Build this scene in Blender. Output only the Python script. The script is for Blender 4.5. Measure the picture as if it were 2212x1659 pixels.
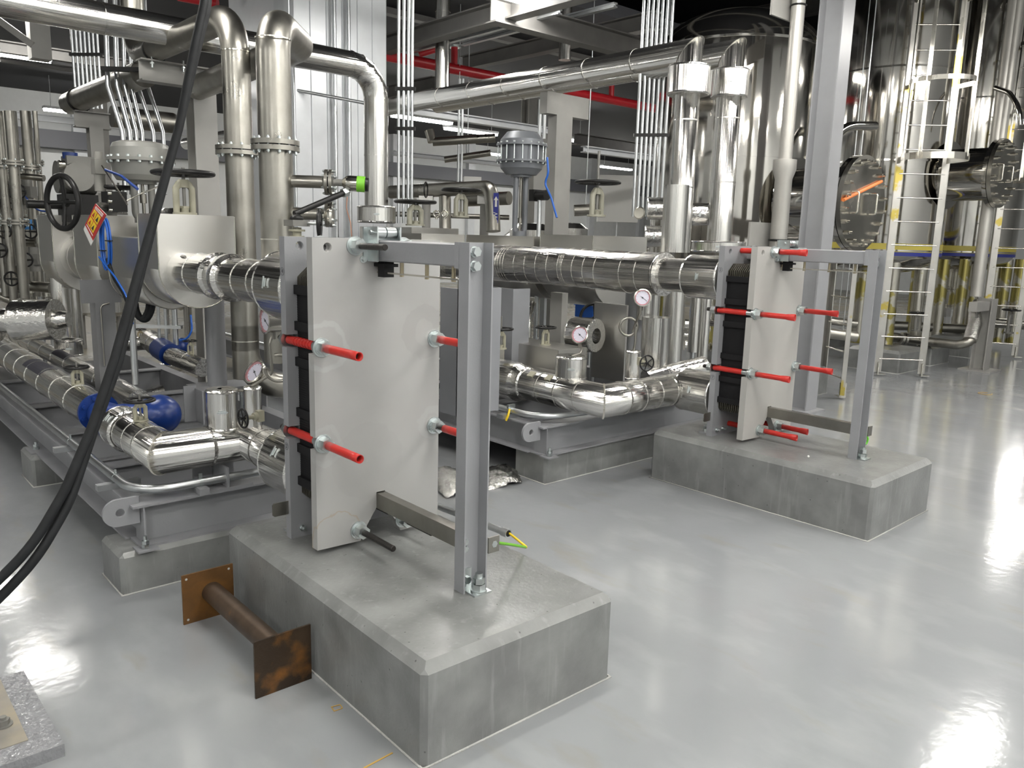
import bpy, bmesh, math, random
from mathutils import Vector, Matrix
random.seed(7)
S = bpy.context.scene
COL = S.collection
for o in list(bpy.data.objects): bpy.data.objects.remove(o)
PI = math.pi
def V(*a): return Vector(a)
# ------------------------------------------------------------------ camera
FPX, PITCH, ROLL, YAW = 1734.0, .182, .0271, 2.4128
CAM = V(3.004, -1.4366, 1.6)
cd = V(math.cos(PITCH)*math.cos(YAW), math.cos(PITCH)*math.sin(YAW), -math.sin(PITCH))
cr = cd.cross(V(0, 0, 1)).normalized(); cu = cr.cross(cd)
cr, cu = cr*math.cos(ROLL)+cu*math.sin(ROLL), -cr*math.sin(ROLL)+cu*math.cos(ROLL)
cam = bpy.data.objects.new('camera', bpy.data.cameras.new('camera')); COL.objects.link(cam)
cam.data.sensor_fit = 'HORIZONTAL'; cam.data.sensor_width = 36; cam.data.lens = 36*FPX/2212
cam.data.clip_start = .05; cam.data.clip_end = 200
cam.matrix_world = Matrix(((cr.x, cu.x, -cd.x, CAM.x), (cr.y, cu.y, -cd.y, CAM.y), (cr.z, cu.z, -cd.z, CAM.z), (0, 0, 0, 1)))
S.camera = cam
# ------------------------------------------------------------------ world, exposure
W_ = bpy.data.worlds.new('world'); S.world = W_; W_.use_nodes = True
W_.node_tree.nodes['Background'].inputs[0].default_value = (.9, .95, 1, 1)
W_.node_tree.nodes['Background'].inputs[1].default_value = .05
S.view_settings.view_transform = 'Standard'; S.view_settings.look = 'None'
S.view_settings.exposure = 0.0; S.view_settings.gamma = 1
# ceiling lamps of the hall: (x, y, z, length)
LAMP_Z = 3.95
LAMP_STRENGTH = 80
# ------------------------------------------------------------------ surveying helpers (picture bearing + a known plane -> point in the hall)
def ray(px, py): return cd+cr*((px-1106)/FPX)-cu*((py-829.5)/FPX)
def at(px, py, x=None, y=None, z=None, d=None):
    w = ray(px, py)
    t = d if d is not None else (x-CAM.x)/w.x if x is not None else (y-CAM.y)/w.y if y is not None else (z-CAM.z)/w.z
    return CAM+w*t
EX, EY, EZ = V(1, 0, 0), V(0, 1, 0), V(0, 0, 1)
def to_px(p, e, px):
    v = Vector(p)-CAM; k = px-1106
    return Vector(p)+e*((k*v.dot(cd)-FPX*v.dot(cr))/(FPX*e.dot(cr)-k*e.dot(cd)))
def to_py(p, e, py):
    v = Vector(p)-CAM; k = 829.5-py
    return Vector(p)+e*((k*v.dot(cd)-FPX*v.dot(cu))/(FPX*e.dot(cu)-k*e.dot(cd)))
def wid(px, d): return px*d/FPX
# ------------------------------------------------------------------ materials
MATS = {}
def nodes(name):
    m = bpy.data.materials.new(name); m.use_nodes = True
    return m, m.node_tree, m.node_tree.nodes['Principled BSDF']
def mat(name, col, rough=.5, metal=0., var=.0, vscale=6., bump=0., bscale=30., rvar=0., col2=None, c2scale=3., c2lo=.5, c2hi=.65, stretch=None, emis=0, spec=.5, alpha=1, coat=0):
    m, t, b = nodes(name); N, L = t.nodes, t.links
    b.inputs['Metallic'].default_value = metal; b.inputs['Roughness'].default_value = rough
    b.inputs['Specular IOR Level'].default_value = spec
    b.inputs['Coat Weight'].default_value = coat
    tc = N.new('ShaderNodeTexCoord'); mp = N.new('ShaderNodeMapping'); L.new(tc.outputs['Object'], mp.inputs[0])
    if stretch: mp.inputs['Scale'].default_value = stretch
    def noise(sc, det=4):
        n = N.new('ShaderNodeTexNoise'); n.inputs['Scale'].default_value = sc; n.inputs['Detail'].default_value = det
        L.new(mp.outputs[0], n.inputs['Vector']); return n
    src = None
    c = (*col, 1); b.inputs['Base Color'].default_value = c
    if var:
        n = noise(vscale); r = N.new('ShaderNodeValToRGB'); L.new(n.outputs['Fac'], r.inputs[0])
        r.color_ramp.elements[0].position = .3; r.color_ramp.elements[1].position = .7
        r.color_ramp.elements[0].color = (*[x*(1-var) for x in col], 1)
        r.color_ramp.elements[1].color = (*[min(1, x*(1+var)) for x in col], 1)
        src = r.outputs[0]
    if col2:
        n = noise(c2scale, 6); r = N.new('ShaderNodeValToRGB'); L.new(n.outputs['Fac'], r.inputs[0])
        r.color_ramp.elements[0].position = c2lo; r.color_ramp.elements[1].position = c2hi
        mx = N.new('ShaderNodeMix'); mx.data_type = 'RGBA'; L.new(r.outputs[0], mx.inputs[0])
        if src: L.new(src, mx.inputs[6])
        else: mx.inputs[6].default_value = c
        mx.inputs[7].default_value = (*col2, 1); src = mx.outputs[2]
    if src: L.new(src, b.inputs['Base Color'])
    if rvar:
        n = noise(vscale*.7); mr = N.new('ShaderNodeMapRange'); L.new(n.outputs['Fac'], mr.inputs[0])
        mr.inputs[1].default_value = .3; mr.inputs[2].default_value = .7
        mr.inputs[3].default_value = max(.02, rough-rvar); mr.inputs[4].default_value = rough+rvar; L.new(mr.outputs[0], b.inputs['Roughness'])
    if bump:
        n = noise(bscale, 3); bp = N.new('ShaderNodeBump'); bp.inputs['Strength'].default_value = bump
        bp.inputs['Distance'].default_value = .01; L.new(n.outputs['Fac'], bp.inputs['Height']); L.new(bp.outputs[0], b.inputs['Normal'])
    if emis:
        b.inputs['Emission Color'].default_value = c; b.inputs['Emission Strength'].default_value = emis
    if alpha < 1: b.inputs['Alpha'].default_value = alpha
    MATS[name] = m; return m
def floor_mat():
    m, t, b = nodes('epoxy_floor'); N, L = t.nodes, t.links
    tc = N.new('ShaderNodeTexCoord')
    def noise(sc, det, scale=(1, 1, 1), rot=0):
        mp = N.new('ShaderNodeMapping'); mp.inputs['Scale'].default_value = scale; mp.inputs['Rotation'].default_value[2] = rot
        L.new(tc.outputs['Object'], mp.inputs[0])
        n = N.new('ShaderNodeTexNoise'); n.inputs['Scale'].default_value = sc; n.inputs['Detail'].default_value = det
        L.new(mp.outputs[0], n.inputs['Vector']); return n.outputs['Fac']
    def ramp(f, a, c): 
        r = N.new('ShaderNodeMapRange'); r.inputs[1].default_value = a; r.inputs[2].default_value = c; L.new(f, r.inputs[0]); return r.outputs[0]
    def mix(f, a, c):
        x = N.new('ShaderNodeMix'); x.data_type = 'RGBA'
        if isinstance(f, float): x.inputs[0].default_value = f
        else: L.new(f, x.inputs[0])
        for i, q in ((6, a), (7, c)):
            if isinstance(q, tuple): x.inputs[i].default_value = (*q, 1)
            else: L.new(q, x.inputs[i])
        return x.outputs[2]
    base = mix(ramp(noise(.9, 4), .3, .7), (.225, .235, .245), (.275, .285, .295))
    scuff = ramp(noise(2.6, 10, (1, 1.8, 1), .5), .5, .75)
    mul = N.new('ShaderNodeMath'); mul.operation = 'MULTIPLY'; L.new(scuff, mul.inputs[0]); mul.inputs[1].default_value = .22
    c1 = mix(mul.outputs[0], base, (.42, .43, .43))
    # tan dust, stronger towards the skids (x < 0)
    sx = N.new('ShaderNodeSeparateXYZ'); L.new(tc.outputs['Object'], sx.inputs[0])
    near = N.new('ShaderNodeMapRange'); L.new(sx.outputs[0], near.inputs[0]); near.inputs[1].default_value = 1.7; near.inputs[2].default_value = -.5
    d1 = N.new('ShaderNodeMath'); d1.operation = 'MULTIPLY'; L.new(ramp(noise(1.1, 8), .22, .55), d1.inputs[0]); L.new(near.outputs[0], d1.inputs[1])
    d2 = ramp(noise(2.1, 12, (1, 3, 1), -.4), .6, .72)
    mx = N.new('ShaderNodeMath'); mx.operation = 'MAXIMUM'; L.new(d1.outputs[0], mx.inputs[0])
    m2 = N.new('ShaderNodeMath'); m2.operation = 'MULTIPLY'; L.new(d2, m2.inputs[0]); m2.inputs[1].default_value = .35; L.new(m2.outputs[0], mx.inputs[1])
    c2 = mix(mx.outputs[0], c1, (.235, .215, .165))
    L.new(c2, b.inputs['Base Color'])
    rr = N.new('ShaderNodeMapRange'); L.new(mx.outputs[0], rr.inputs[0]); rr.inputs[3].default_value = .13; rr.inputs[4].default_value = .34; L.new(rr.outputs[0], b.inputs['Roughness'])
    bp = N.new('ShaderNodeBump'); bp.inputs['Strength'].default_value = .3; bp.inputs['Distance'].default_value = .002
    L.new(noise(22, 3), bp.inputs['Height']); L.new(bp.outputs[0], b.inputs['Normal'])
    b.inputs['Specular IOR Level'].default_value = .6
    MATS['floor'] = m
floor_mat()
def concrete_mat(name, col):
    m, t, b = nodes(name); N, L = t.nodes, t.links
    tc = N.new('ShaderNodeTexCoord')
    n = N.new('ShaderNodeTexNoise'); n.inputs['Scale'].default_value = 5; n.inputs['Detail'].default_value = 10; L.new(tc.outputs['Object'], n.inputs['Vector'])
    r = N.new('ShaderNodeValToRGB'); L.new(n.outputs['Fac'], r.inputs[0]); r.color_ramp.elements[0].position = .35; r.color_ramp.elements[1].position = .7
    r.color_ramp.elements[0].color = (*[c*.76 for c in col], 1); r.color_ramp.elements[1].color = (*[c*1.22 for c in col], 1)
    v = N.new('ShaderNodeTexVoronoi'); v.inputs['Scale'].default_value = 34; L.new(tc.outputs['Object'], v.inputs['Vector'])
    pm = N.new('ShaderNodeMapRange'); L.new(v.outputs['Distance'], pm.inputs[0]); pm.inputs[1].default_value = .06; pm.inputs[2].default_value = .15
    # only some cells are pores
    sp = N.new('ShaderNodeSeparateColor'); L.new(v.outputs['Color'], sp.inputs[0])
    gt = N.new('ShaderNodeMath'); gt.operation = 'LESS_THAN'; L.new(sp.outputs[0], gt.inputs[0]); gt.inputs[1].default_value = .80
    mx = N.new('ShaderNodeMath'); mx.operation = 'MAXIMUM'; L.new(pm.outputs[0], mx.inputs[0]); L.new(gt.outputs[0], mx.inputs[1])
    c = N.new('ShaderNodeMix'); c.data_type = 'RGBA'; L.new(mx.outputs[0], c.inputs[0]); c.inputs[6].default_value = (.06, .06, .06, 1); L.new(r.outputs[0], c.inputs[7])
    # trowel drips
    mp = N.new('ShaderNodeMapping'); mp.inputs['Scale'].default_value = (30, 30, 3); L.new(tc.outputs['Object'], mp.inputs[0])
    n2 = N.new('ShaderNodeTexNoise'); n2.inputs['Scale'].default_value = 1; n2.inputs['Detail'].default_value = 4; L.new(mp.outputs[0], n2.inputs['Vector'])
    mr = N.new('ShaderNodeMapRange'); L.new(n2.outputs['Fac'], mr.inputs[0]); mr.inputs[1].default_value = .58; mr.inputs[2].default_value = .72; mr.inputs[4].default_value = .5
    c2 = N.new('ShaderNodeMix'); c2.data_type = 'RGBA'; L.new(mr.outputs[0], c2.inputs[0]); L.new(c.outputs[2], c2.inputs[6]); c2.inputs[7].default_value = (*[min(1, q*1.45) for q in col], 1)
    L.new(c2.outputs[2], b.inputs['Base Color'])
    b.inputs['Roughness'].default_value = .30
    n3 = N.new('ShaderNodeTexNoise'); n3.inputs['Scale'].default_value = 60; n3.inputs['Detail'].default_value = 5; L.new(tc.outputs['Object'], n3.inputs['Vector'])
    ad = N.new('ShaderNodeMath'); ad.operation = 'ADD'; L.new(n3.outputs['Fac'], ad.inputs[0]); L.new(mx.outputs[0], ad.inputs[1])
    bp = N.new('ShaderNodeBump'); bp.inputs['Strength'].default_value = .3; bp.inputs['Distance'].default_value = .003; L.new(ad.outputs[0], bp.inputs['Height']); L.new(bp.outputs[0], b.inputs['Normal'])
    MATS[name] = m
concrete_mat('concrete', (.185, .19, .186))
mat('paint', (.245, .25, .262), .42, .0, var=.06, vscale=5, bump=.06, bscale=120, rvar=.08)
mat('plate', (.335, .335, .325), .40, .0, var=.07, vscale=2.2, col2=(.25, .25, .24), c2scale=2.2, c2lo=.52, c2hi=.8, rvar=.08)
def plate_patches():
    m = MATS['plate']; t = m.node_tree; N, L = t.nodes, t.links; b = N['Principled BSDF']
    src = b.inputs['Base Color'].links[0].from_socket
    tc = N.new('ShaderNodeTexCoord'); nz = N.new('ShaderNodeTexNoise'); nz.inputs['Scale'].default_value = 16; nz.inputs['Detail'].default_value = 5; L.new(tc.outputs['Object'], nz.inputs['Vector'])
    cur = src
    for (y, z, r0, r1, colr, amt) in ((-.24, .83, .075, .098, (.40, .41, .41), .8), (.285, .83, .03, .05, (.44, .45, .45), .6), (-.25, .44, .06, .08, (.39, .40, .40), .5), (.26, .47, .04, .07, (.40, .41, .41), .5), (.22, .86, .05, .11, (.26, .26, .25), .5), (-.06, .35, .0, .16, (.29, .29, .28), .4), (-.20, .055, .10, .105, (.30, .20, .06), .9)):
        d = N.new('ShaderNodeVectorMath'); d.operation = 'DISTANCE'; L.new(tc.outputs['Object'], d.inputs[0]); d.inputs[1].default_value = (-.18, y, z)
        ad = N.new('ShaderNodeMath'); ad.operation = 'MULTIPLY_ADD'; L.new(nz.outputs['Fac'], ad.inputs[0]); ad.inputs[1].default_value = .06; L.new(d.outputs['Value'], ad.inputs[2])
        a1 = N.new('ShaderNodeMapRange'); L.new(ad.outputs[0], a1.inputs[0]); a1.inputs[1].default_value = r0+.028; a1.inputs[2].default_value = r0+.036
        a2 = N.new('ShaderNodeMapRange'); L.new(ad.outputs[0], a2.inputs[0]); a2.inputs[1].default_value = r1+.034; a2.inputs[2].default_value = r1+.028; a2.inputs[3].default_value = 0; a2.inputs[4].default_value = amt*.6
        mu = N.new('ShaderNodeMath'); mu.operation = 'MULTIPLY'; L.new(a1.outputs[0], mu.inputs[0]); L.new(a2.outputs[0], mu.inputs[1])
        mx = N.new('ShaderNodeMix'); mx.data_type = 'RGBA'; L.new(mu.outputs[0], mx.inputs[0]); L.new(cur, mx.inputs[6]); mx.inputs[7].default_value = (*colr, 1); cur = mx.outputs[2]
    L.new(cur, b.inputs['Base Color'])
plate_patches()
mat('plate2', (.37, .365, .345), .38, .0, var=.06, vscale=2.2, col2=(.31, .30, .28), c2scale=2.2, c2lo=.52, c2hi=.8, rvar=.08)
mat('darkpaint', (.12, .122, .13), .45, 0, var=.1)
mat('beam', (.27, .265, .25), .5, 0, var=.06)
mat('ceilbeam', (.115, .112, .106), .55, 0, var=.1)
mat('zinc', (.60, .64, .64), .30, 1, var=.04, vscale=12, rvar=.04)
mat('blacksteel', (.035, .032, .03), .38, .6, bump=.15, bscale=200)
mat('red', (.47, .026, .020), .33, 0, var=.12, vscale=20, spec=.4)
mat('redin', (.75, .02, .01), .4)
mat('rubber', (.008, .008, .009), .6, spec=.25)
mat('packmetal', (.16, .15, .125), .4, .8, var=.2, vscale=60)
mat('clad', (.78, .77, .74), .21, 1, var=.05, vscale=3, bump=.16, bscale=6, rvar=.08)
for ax_, st_ in (('x', (.6, 55, 55)), ('y', (55, .6, 55)), ('z', (55, 55, .6))):
    mat('clad'+ax_, (.76, .75, .72), .19, 1, var=.10, vscale=1, bump=.42, bscale=1.0, rvar=.06, stretch=st_)
mat('cladbox', (.63, .62, .59), .34, 1, var=.05, vscale=2, bump=.12, bscale=2.5, rvar=.08)
mat('brush', (.31, .30, .27), .36, 1, var=.10, vscale=9, rvar=.10, bump=.05, bscale=40)
mat('galv', (.58, .60, .61), .36, 1, var=.05, vscale=25, rvar=.03)
mat('mirror', (.62, .60, .56), .09, 1, var=.05, vscale=2, bump=.07, bscale=1.6, rvar=.04)
mat('ladder', (.62, .60, .54), .22, 1, var=.1, vscale=4, rvar=.08)
mat('film', (.55, .53, .47), .25, .9, var=.1, vscale=3, col2=(.40, .35, .12), c2scale=3, c2lo=.50, c2hi=.53)
mat('cast', (.17, .168, .155), .45, .2, var=.1, bump=.1, bscale=90)
mat('castlight', (.25, .245, .225), .45, .2, var=.1)
mat('black', (.010, .010, .010), .38, 0, spec=.3)
mat('cable', (.012, .013, .014), .62, 0, var=.2, vscale=30, spec=.18)
mat('cream', (.30, .29, .22), .45, 0, var=.08, vscale=12)
mat('blue', (.006, .03, .17), .3, 0, var=.15)
mat('bluetube', (.01, .10, .45), .35)
mat('rust', (.115, .055, .016), .5, .25, var=.35, vscale=6, col2=(.22, .095, .018), c2scale=8, c2lo=.5, c2hi=.78, bump=.2, bscale=80)
mat('rustdark', (.035, .022, .012), .42, .3, var=.4, vscale=6, col2=(.20, .085, .018), c2scale=9, c2lo=.56, c2hi=.74, bump=.2, bscale=80)
mat('rustpipe', (.10, .070, .048), .42, .6, var=.3, vscale=12, col2=(.28, .12, .03), c2scale=12, c2lo=.62, c2hi=.75)
mat('foil', (.66, .65, .62), .2, 1, bump=1.0, bscale=70)
mat('wall', (.62, .64, .64), .6, 0, var=.03)
mat('wallbeam', (.10, .105, .12), .5)
mat('ceiling', (.022, .023, .027), .8)
mat('rib', (.58, .60, .62), .35, .15, var=.04)
mat('redpipe', (.42, .012, .02), .35)
mat('white', (.75, .75, .72), .4)
mat('dial', (.62, .58, .70), .35)
mat('dialred', (.45, .04, .08), .4)
mat('glass', (.8, .85, .85), .05, 0, alpha=.12)
mat('brass', (.38, .33, .23), .35, .9)
mat('greenblk', (.16, .45, .03), .4)
mat('yellow', (.70, .50, .02), .4)
mat('green', (.10, .42, .02), .4)
mat('signred', (.5, .03, .03), .4); mat('signyellow', (.85, .62, .03), .4)
mat('orange', (.75, .22, .06), .4); mat('filmblue', (.03, .04, .25), .4)
mat('cream_shell', (.66, .62, .50), .28, .55, var=.05)
mat('ptwblue', (.01, .02, .25), .35)
mat('lamp', (1, .97, .92), emis=LAMP_STRENGTH)
mat('grout', (.21, .215, .225), .16, 0, var=.08, bump=1.0, bscale=28); mat('baseplate', (.22, .205, .18), .4, .2, var=.2, vscale=8, col2=(.30, .26, .19), c2scale=5); mat('greenwire', (.14, .42, .02), .4)
mat('darkpaint2', (.17, .172, .178), .4, 0, var=.06); mat('castgrey', (.22, .22, .205), .42, .25, var=.06); mat('bluetubed', (.01, .04, .2), .35)
mat('yokedull', (.28, .275, .22), .45, .1, var=.08); mat('castblue', (.15, .16, .175), .42, .25, var=.06); mat('darkpaint3', (.20, .205, .22), .4, 0, var=.05); mat('colgrey', (.28, .285, .295), .38, 0, var=.04); mat('matte', (.44, .43, .40), .42, .6, var=.05); mat('film2', (.46, .45, .42), .3, .8, var=.15, vscale=3, col2=(.46, .37, .09), c2scale=2.4, c2lo=.57, c2hi=.60); mat('tape', (.50, .42, .08), .4); mat('wirepink', (.6, .3, .2), .5); mat('bluebox', (.02, .14, .35), .4); mat('ochre', (.45, .27, .05), .6)
mat('sealant', (.42, .42, .40), .2, 0, bump=.5, bscale=120)
mat('skidshade', (.035, .036, .038), .5)  # near-black colour standing for the shade inside the skid frames
mat('crate', (.02, .14, .62), .4)
mat('ink', (.03, .03, .04), .6)
# ------------------------------------------------------------------ mesh builder
def frame(d):
    d = Vector(d).normalized(); a = EZ if abs(d.z) < .9 else EX
    u = d.cross(a).normalized(); return u, d.cross(u).normalized(), d
class MB:
    def __init__(s): s.b = bmesh.new()
    def face(s, vs, sm=False):
        try: f = s.b.faces.new(vs); f.smooth = sm; return f
        except ValueError: return None
    def box(s, lo, hi, M=None):
        lo, hi = Vector(lo), Vector(hi)
        p = [V(x, y, z) for z in (lo.z, hi.z) for y in (lo.y, hi.y) for x in (lo.x, hi.x)]
        if M: p = [M @ q for q in p]
        v = [s.b.verts.new(q) for q in p]
        for f in ((0, 2, 3, 1), (4, 5, 7, 6), (0, 1, 5, 4), (2, 6, 7, 3), (0, 4, 6, 2), (1, 3, 7, 5)): s.face([v[i] for i in f])
        return s
    def obox(s, c, u, v, w, a, b, d):
        c, u, v, w = Vector(c), Vector(u).normalized(), Vector(v).normalized(), Vector(w).normalized()
        M = Matrix(((u.x, v.x, w.x, c.x), (u.y, v.y, w.y, c.y), (u.z, v.z, w.z, c.z), (0, 0, 0, 1)))
        return s.box((-a/2, -b/2, -d/2), (a/2, b/2, d/2), M)
    def bar(s, p, q, w, h, up=EZ):
        p, q = Vector(p), Vector(q); d = (q-p); n = d.normalized(); u = n.cross(up)
        if u.length < 1e-4: u = n.cross(EX)
        u.normalize(); t = u.cross(n)
        return s.obox((p+q)/2, n, u, t, d.length, w, h)
    def lathe(s, prof, o, ax, seg=24, closed=False, sm=True, cap=True):
        # prof: list of (r, h)
        o = Vector(o); u, v, w = frame(ax); rings = []; axi = max(range(3), key=lambda q: abs(w[q]))
        for r, h in prof:
            rings.append([s.b.verts.new(o+w*h+(u*math.cos(2*PI*k/seg)+v*math.sin(2*PI*k/seg))*max(r, 1e-5)) for k in range(seg)])
        # flat shading break between sharply different slopes: duplicate rings
        n = len(prof)
        prev = None
        for i in range(n-1):
            a, b = rings[i], rings[i+1]
            (r0, h0), (r1, h1) = prof[i], prof[i+1]
            ang = math.atan2(h1-h0, r1-r0)
            if prev is not None and abs((ang-prev+PI) % (2*PI)-PI) > .32:
                a = [s.b.verts.new(q.co) for q in a]
            prev = ang
            for k in range(seg):
                f = s.face([a[k], a[(k+1) % seg], b[(k+1) % seg], b[k]], sm)
                if f: f.material_index = axi
        if cap:
            for i in (0, n-1):
                if prof[i][0] > 1e-4:
                    vs = [s.b.verts.new(q.co) for q in rings[i]]
                    s.face(vs if i else vs[::-1])
        return s
    def cyl(s, p, q, r, r2=None, seg=16, cap=True):
        p, q = Vector(p), Vector(q); L = (q-p).length
        return s.lathe([(r, 0), (r2 if r2 is not None else r, L)], p, q-p, seg, cap=cap)
    def ring(s, c, ax, r, R, h, seg=24):   # washer/short hollow ring centred at c
        return s.lathe([(r, -h/2), (R, -h/2), (R, h/2), (r, h/2), (r, -h/2)], c, ax, seg, cap=False)
    def hexa(s, c, ax, R, h, rot=0):
        u, v, w = frame(ax); c = Vector(c)
        a = [s.b.verts.new(c+(u*math.cos(rot+k*PI/3)+v*math.sin(rot+k*PI/3))*R) for k in range(6)]
        b = [s.b.verts.new(q.co+w*h) for q in a]
        s.face(a[::-1]); s.face(b)
        for k in range(6): s.face([a[k], a[(k+1) % 6], b[(k+1) % 6], b[k]])
        return s
    def sphere(s, c, r, sc=(1, 1, 1), seg=20):
        M = Matrix.Translation(Vector(c)) @ Matrix.Diagonal((r*sc[0], r*sc[1], r*sc[2], 1))
        g = bmesh.ops.create_uvsphere(s.b, u_segments=seg, v_segments=seg//2, radius=1, matrix=M)
        for v in g['verts']:
            for f in v.link_faces: f.smooth = True
        return s
    def tube(s, pts, r, bend=0., nb=6, seg=12, cap=True, sm=True, closed=False, seams=None):
        # sweep along polyline with rounded corners
        P = [Vector(p) for p in pts]; Q = [P[0]]
        for i in range(1, len(P)-1):
            a, b, c = P[i-1], P[i], P[i+1]; d0, d1 = (a-b), (c-b)
            th = d0.angle(d1) if d0.length and d1.length else PI
            if bend <= 0 or th > PI-.02: Q.append(b); continue
            R = bend if not isinstance(bend, (list, tuple)) else bend[i-1]
            t = min(R/math.tan(th/2), d0.length*.49 if i > 1 else d0.length*.98, d1.length*.49 if i < len(P)-2 else d1.length*.98)
            R = t*math.tan(th/2); n0, n1 = d0.normalized(), d1.normalized()
            cen = b+(n0+n1).normalized()*(R/math.sin(th/2)); s0 = b+n0*t-cen; ax = s0.cross(b+n1*t-cen).normalized(); tot = PI-th
            for k in range(nb+1): Q.append(cen+Matrix.Rotation(tot*k/nb, 3, ax) @ s0)
        Q.append(P[-1])
        n = len(Q); D = []
        for i in range(n): D.append((Q[(i+1) % n]-Q[i]).normalized() if (closed or i < n-1) else (Q[i]-Q[i-1]).normalized())
        u, v, w = frame(D[-1] if closed else D[0]); rings = []; T = []
        for i in range(n):
            dp = D[i-1] if (i or closed) else D[0]; dn = D[i]
            t_ = (dp+dn).normalized(); T.append(t_)
            u = (u-dp*u.dot(dp)).normalized(); v = dp.cross(u); k_ = dp.dot(t_)
            row = []
            for k in range(seg):
                w_ = (u*math.cos(2*PI*k/seg)+v*math.sin(2*PI*k/seg))*r
                row.append(s.b.verts.new(Q[i]+w_-dp*(w_.dot(t_)/max(k_, .3))))
            rings.append(row)
            ax = dp.cross(dn)
            if ax.length > 1e-6: u = Matrix.Rotation(dp.angle(dn), 3, ax.normalized()) @ u
        m = n if closed else n-1
        for i in range(m):
            a, b = rings[i], rings[(i+1) % n]
            dd = D[i]; di = max(range(3), key=lambda q: abs(dd[q]))
            for k in range(seg):
                f = s.face([a[k], a[(k+1) % seg], b[(k+1) % seg], b[k]], sm)
                if f: f.material_index = di
        if cap and not closed:
            s.face([s.b.verts.new(q.co) for q in rings[0]][::-1]); s.face([s.b.verts.new(q.co) for q in rings[-1]])
        if seams:
            for i in range(1, n-1): s.ring(Q[i], T[i], r*.98, r+.0035, .009, seg)
            for i in range(n-1):
                L = (Q[i+1]-Q[i]).length; k = int(L/seams); d = (Q[i+1]-Q[i]).normalized()
                for j in range(1, k+1): s.ring(Q[i]+d*(L*j/(k+1)), d, r*.98, r+.003, .010, seg)
        return s
    def prism(s, poly, o, u, v, w, depth, sm=False):
        o, u, v, w = Vector(o), Vector(u), Vector(v), Vector(w)
        a = [s.b.verts.new(o+u*p[0]+v*p[1]) for p in poly]; b = [s.b.verts.new(q.co+w*depth) for q in a]
        s.face(a[::-1]); s.face(b); n = len(a)
        if sm: 
            a = [s.b.verts.new(q.co) for q in a]; b = [s.b.verts.new(q.co) for q in b]
        for k in range(n): s.face([a[k], a[(k+1) % n], b[(k+1) % n], b[k]], sm)
        return s
    def torus(s, c, ax, R, r, seg=32, ms=8, arc=1.):
        u, v, w = frame(ax); c = Vector(c)
        n = int(seg*arc); pts = [c+(u*math.cos(2*PI*k/seg)+v*math.sin(2*PI*k/seg))*R for k in range(n+(0 if arc == 1. else 1))]
        return s.tube(pts, r, seg=ms, closed=(arc == 1.))
    def bevel(s, w=.004, seg=2):
        bmesh.ops.bevel(s.b, geom=[e for e in s.b.edges if len(e.link_faces) == 2 and e.calc_face_angle(0) > .5], offset=w, segments=seg, affect='EDGES', clamp_overlap=True)
        return s
    def build(s, name, m, parent=None, normals=True):
        if normals: bmesh.ops.recalc_face_normals(s.b, faces=s.b.faces)
        if m != 'clad':
            for f in s.b.faces: f.material_index = 0
        me = bpy.data.meshes.new(name); s.b.to_mesh(me); s.b.free()
        o = bpy.data.objects.new(name, me); COL.objects.link(o)
        if m == 'clad':
            for q in 'xyz': me.materials.append(MATS['clad'+q])
        else: me.materials.append(MATS[m] if isinstance(m, str) else m)
        if parent:
            org = ORG[rootof(parent)]; me.transform(Matrix.Translation(-org)); o.parent = parent
        else:
            xs = [v.co for v in me.vertices]
            org = V((min(v.x for v in xs)+max(v.x for v in xs))/2, (min(v.y for v in xs)+max(v.y for v in xs))/2, min(v.z for v in xs))
            me.transform(Matrix.Translation(-org)); o.location = org; ORG[o.name] = org
        return o
ORG = {}
def rootof(o):
    while o.parent: o = o.parent
    return o.name
def tag(o, label=None, cat=None, group=None, kind=None):
    if label: o['label'] = label
    if cat: o['category'] = cat
    if group: o['group'] = group
    if kind: o['kind'] = kind
    return o
def thing(name, label, cat, loc, group=None):
    o = bpy.data.objects.new(name, None); COL.objects.link(o); o.location = Vector(loc); o.empty_display_size = .1
    ORG[o.name] = Vector(loc); return tag(o, label, cat, group)
def solo(mb, name, m, label, cat, group=None): return tag(mb.build(name, m), label, cat, group)
def dup(o, off, label=None, group=None, parent=None):
    c = o.copy(); COL.objects.link(c)
    if parent: c.parent = parent
    else:
        c.location = o.location+Vector(off); ORG[c.name] = ORG[o.name]+Vector(off)
        if label: c['label'] = label
        if group: c['group'] = group
    for ch in o.children: dup(ch, (0, 0, 0), parent=c)
    return c

def text3d(parent, s, c, right, up, size, m, nm='lettering'):
    cv = bpy.data.curves.new(nm, 'FONT'); cv.body = s; cv.size = size; cv.extrude = .0003; cv.align_x = 'CENTER'; cv.align_y = 'CENTER'
    o = bpy.data.objects.new(nm+'_c', cv); COL.objects.link(o); bpy.context.view_layer.update()
    me = bpy.data.meshes.new_from_object(o.evaluated_get(bpy.context.evaluated_depsgraph_get())); bpy.data.objects.remove(o)
    r, u = Vector(right).normalized(), Vector(up).normalized(); n = r.cross(u); c = Vector(c)
    me.transform(Matrix(((r.x, u.x, n.x, c.x), (r.y, u.y, n.y, c.y), (r.z, u.z, n.z, c.z), (0, 0, 0, 1))))
    me.transform(Matrix.Translation(-ORG[rootof(parent)]))
    me.materials.clear(); me.materials.append(MATS[m]); k = bpy.data.objects.new(nm, me); COL.objects.link(k); k.parent = parent; return k
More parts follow.
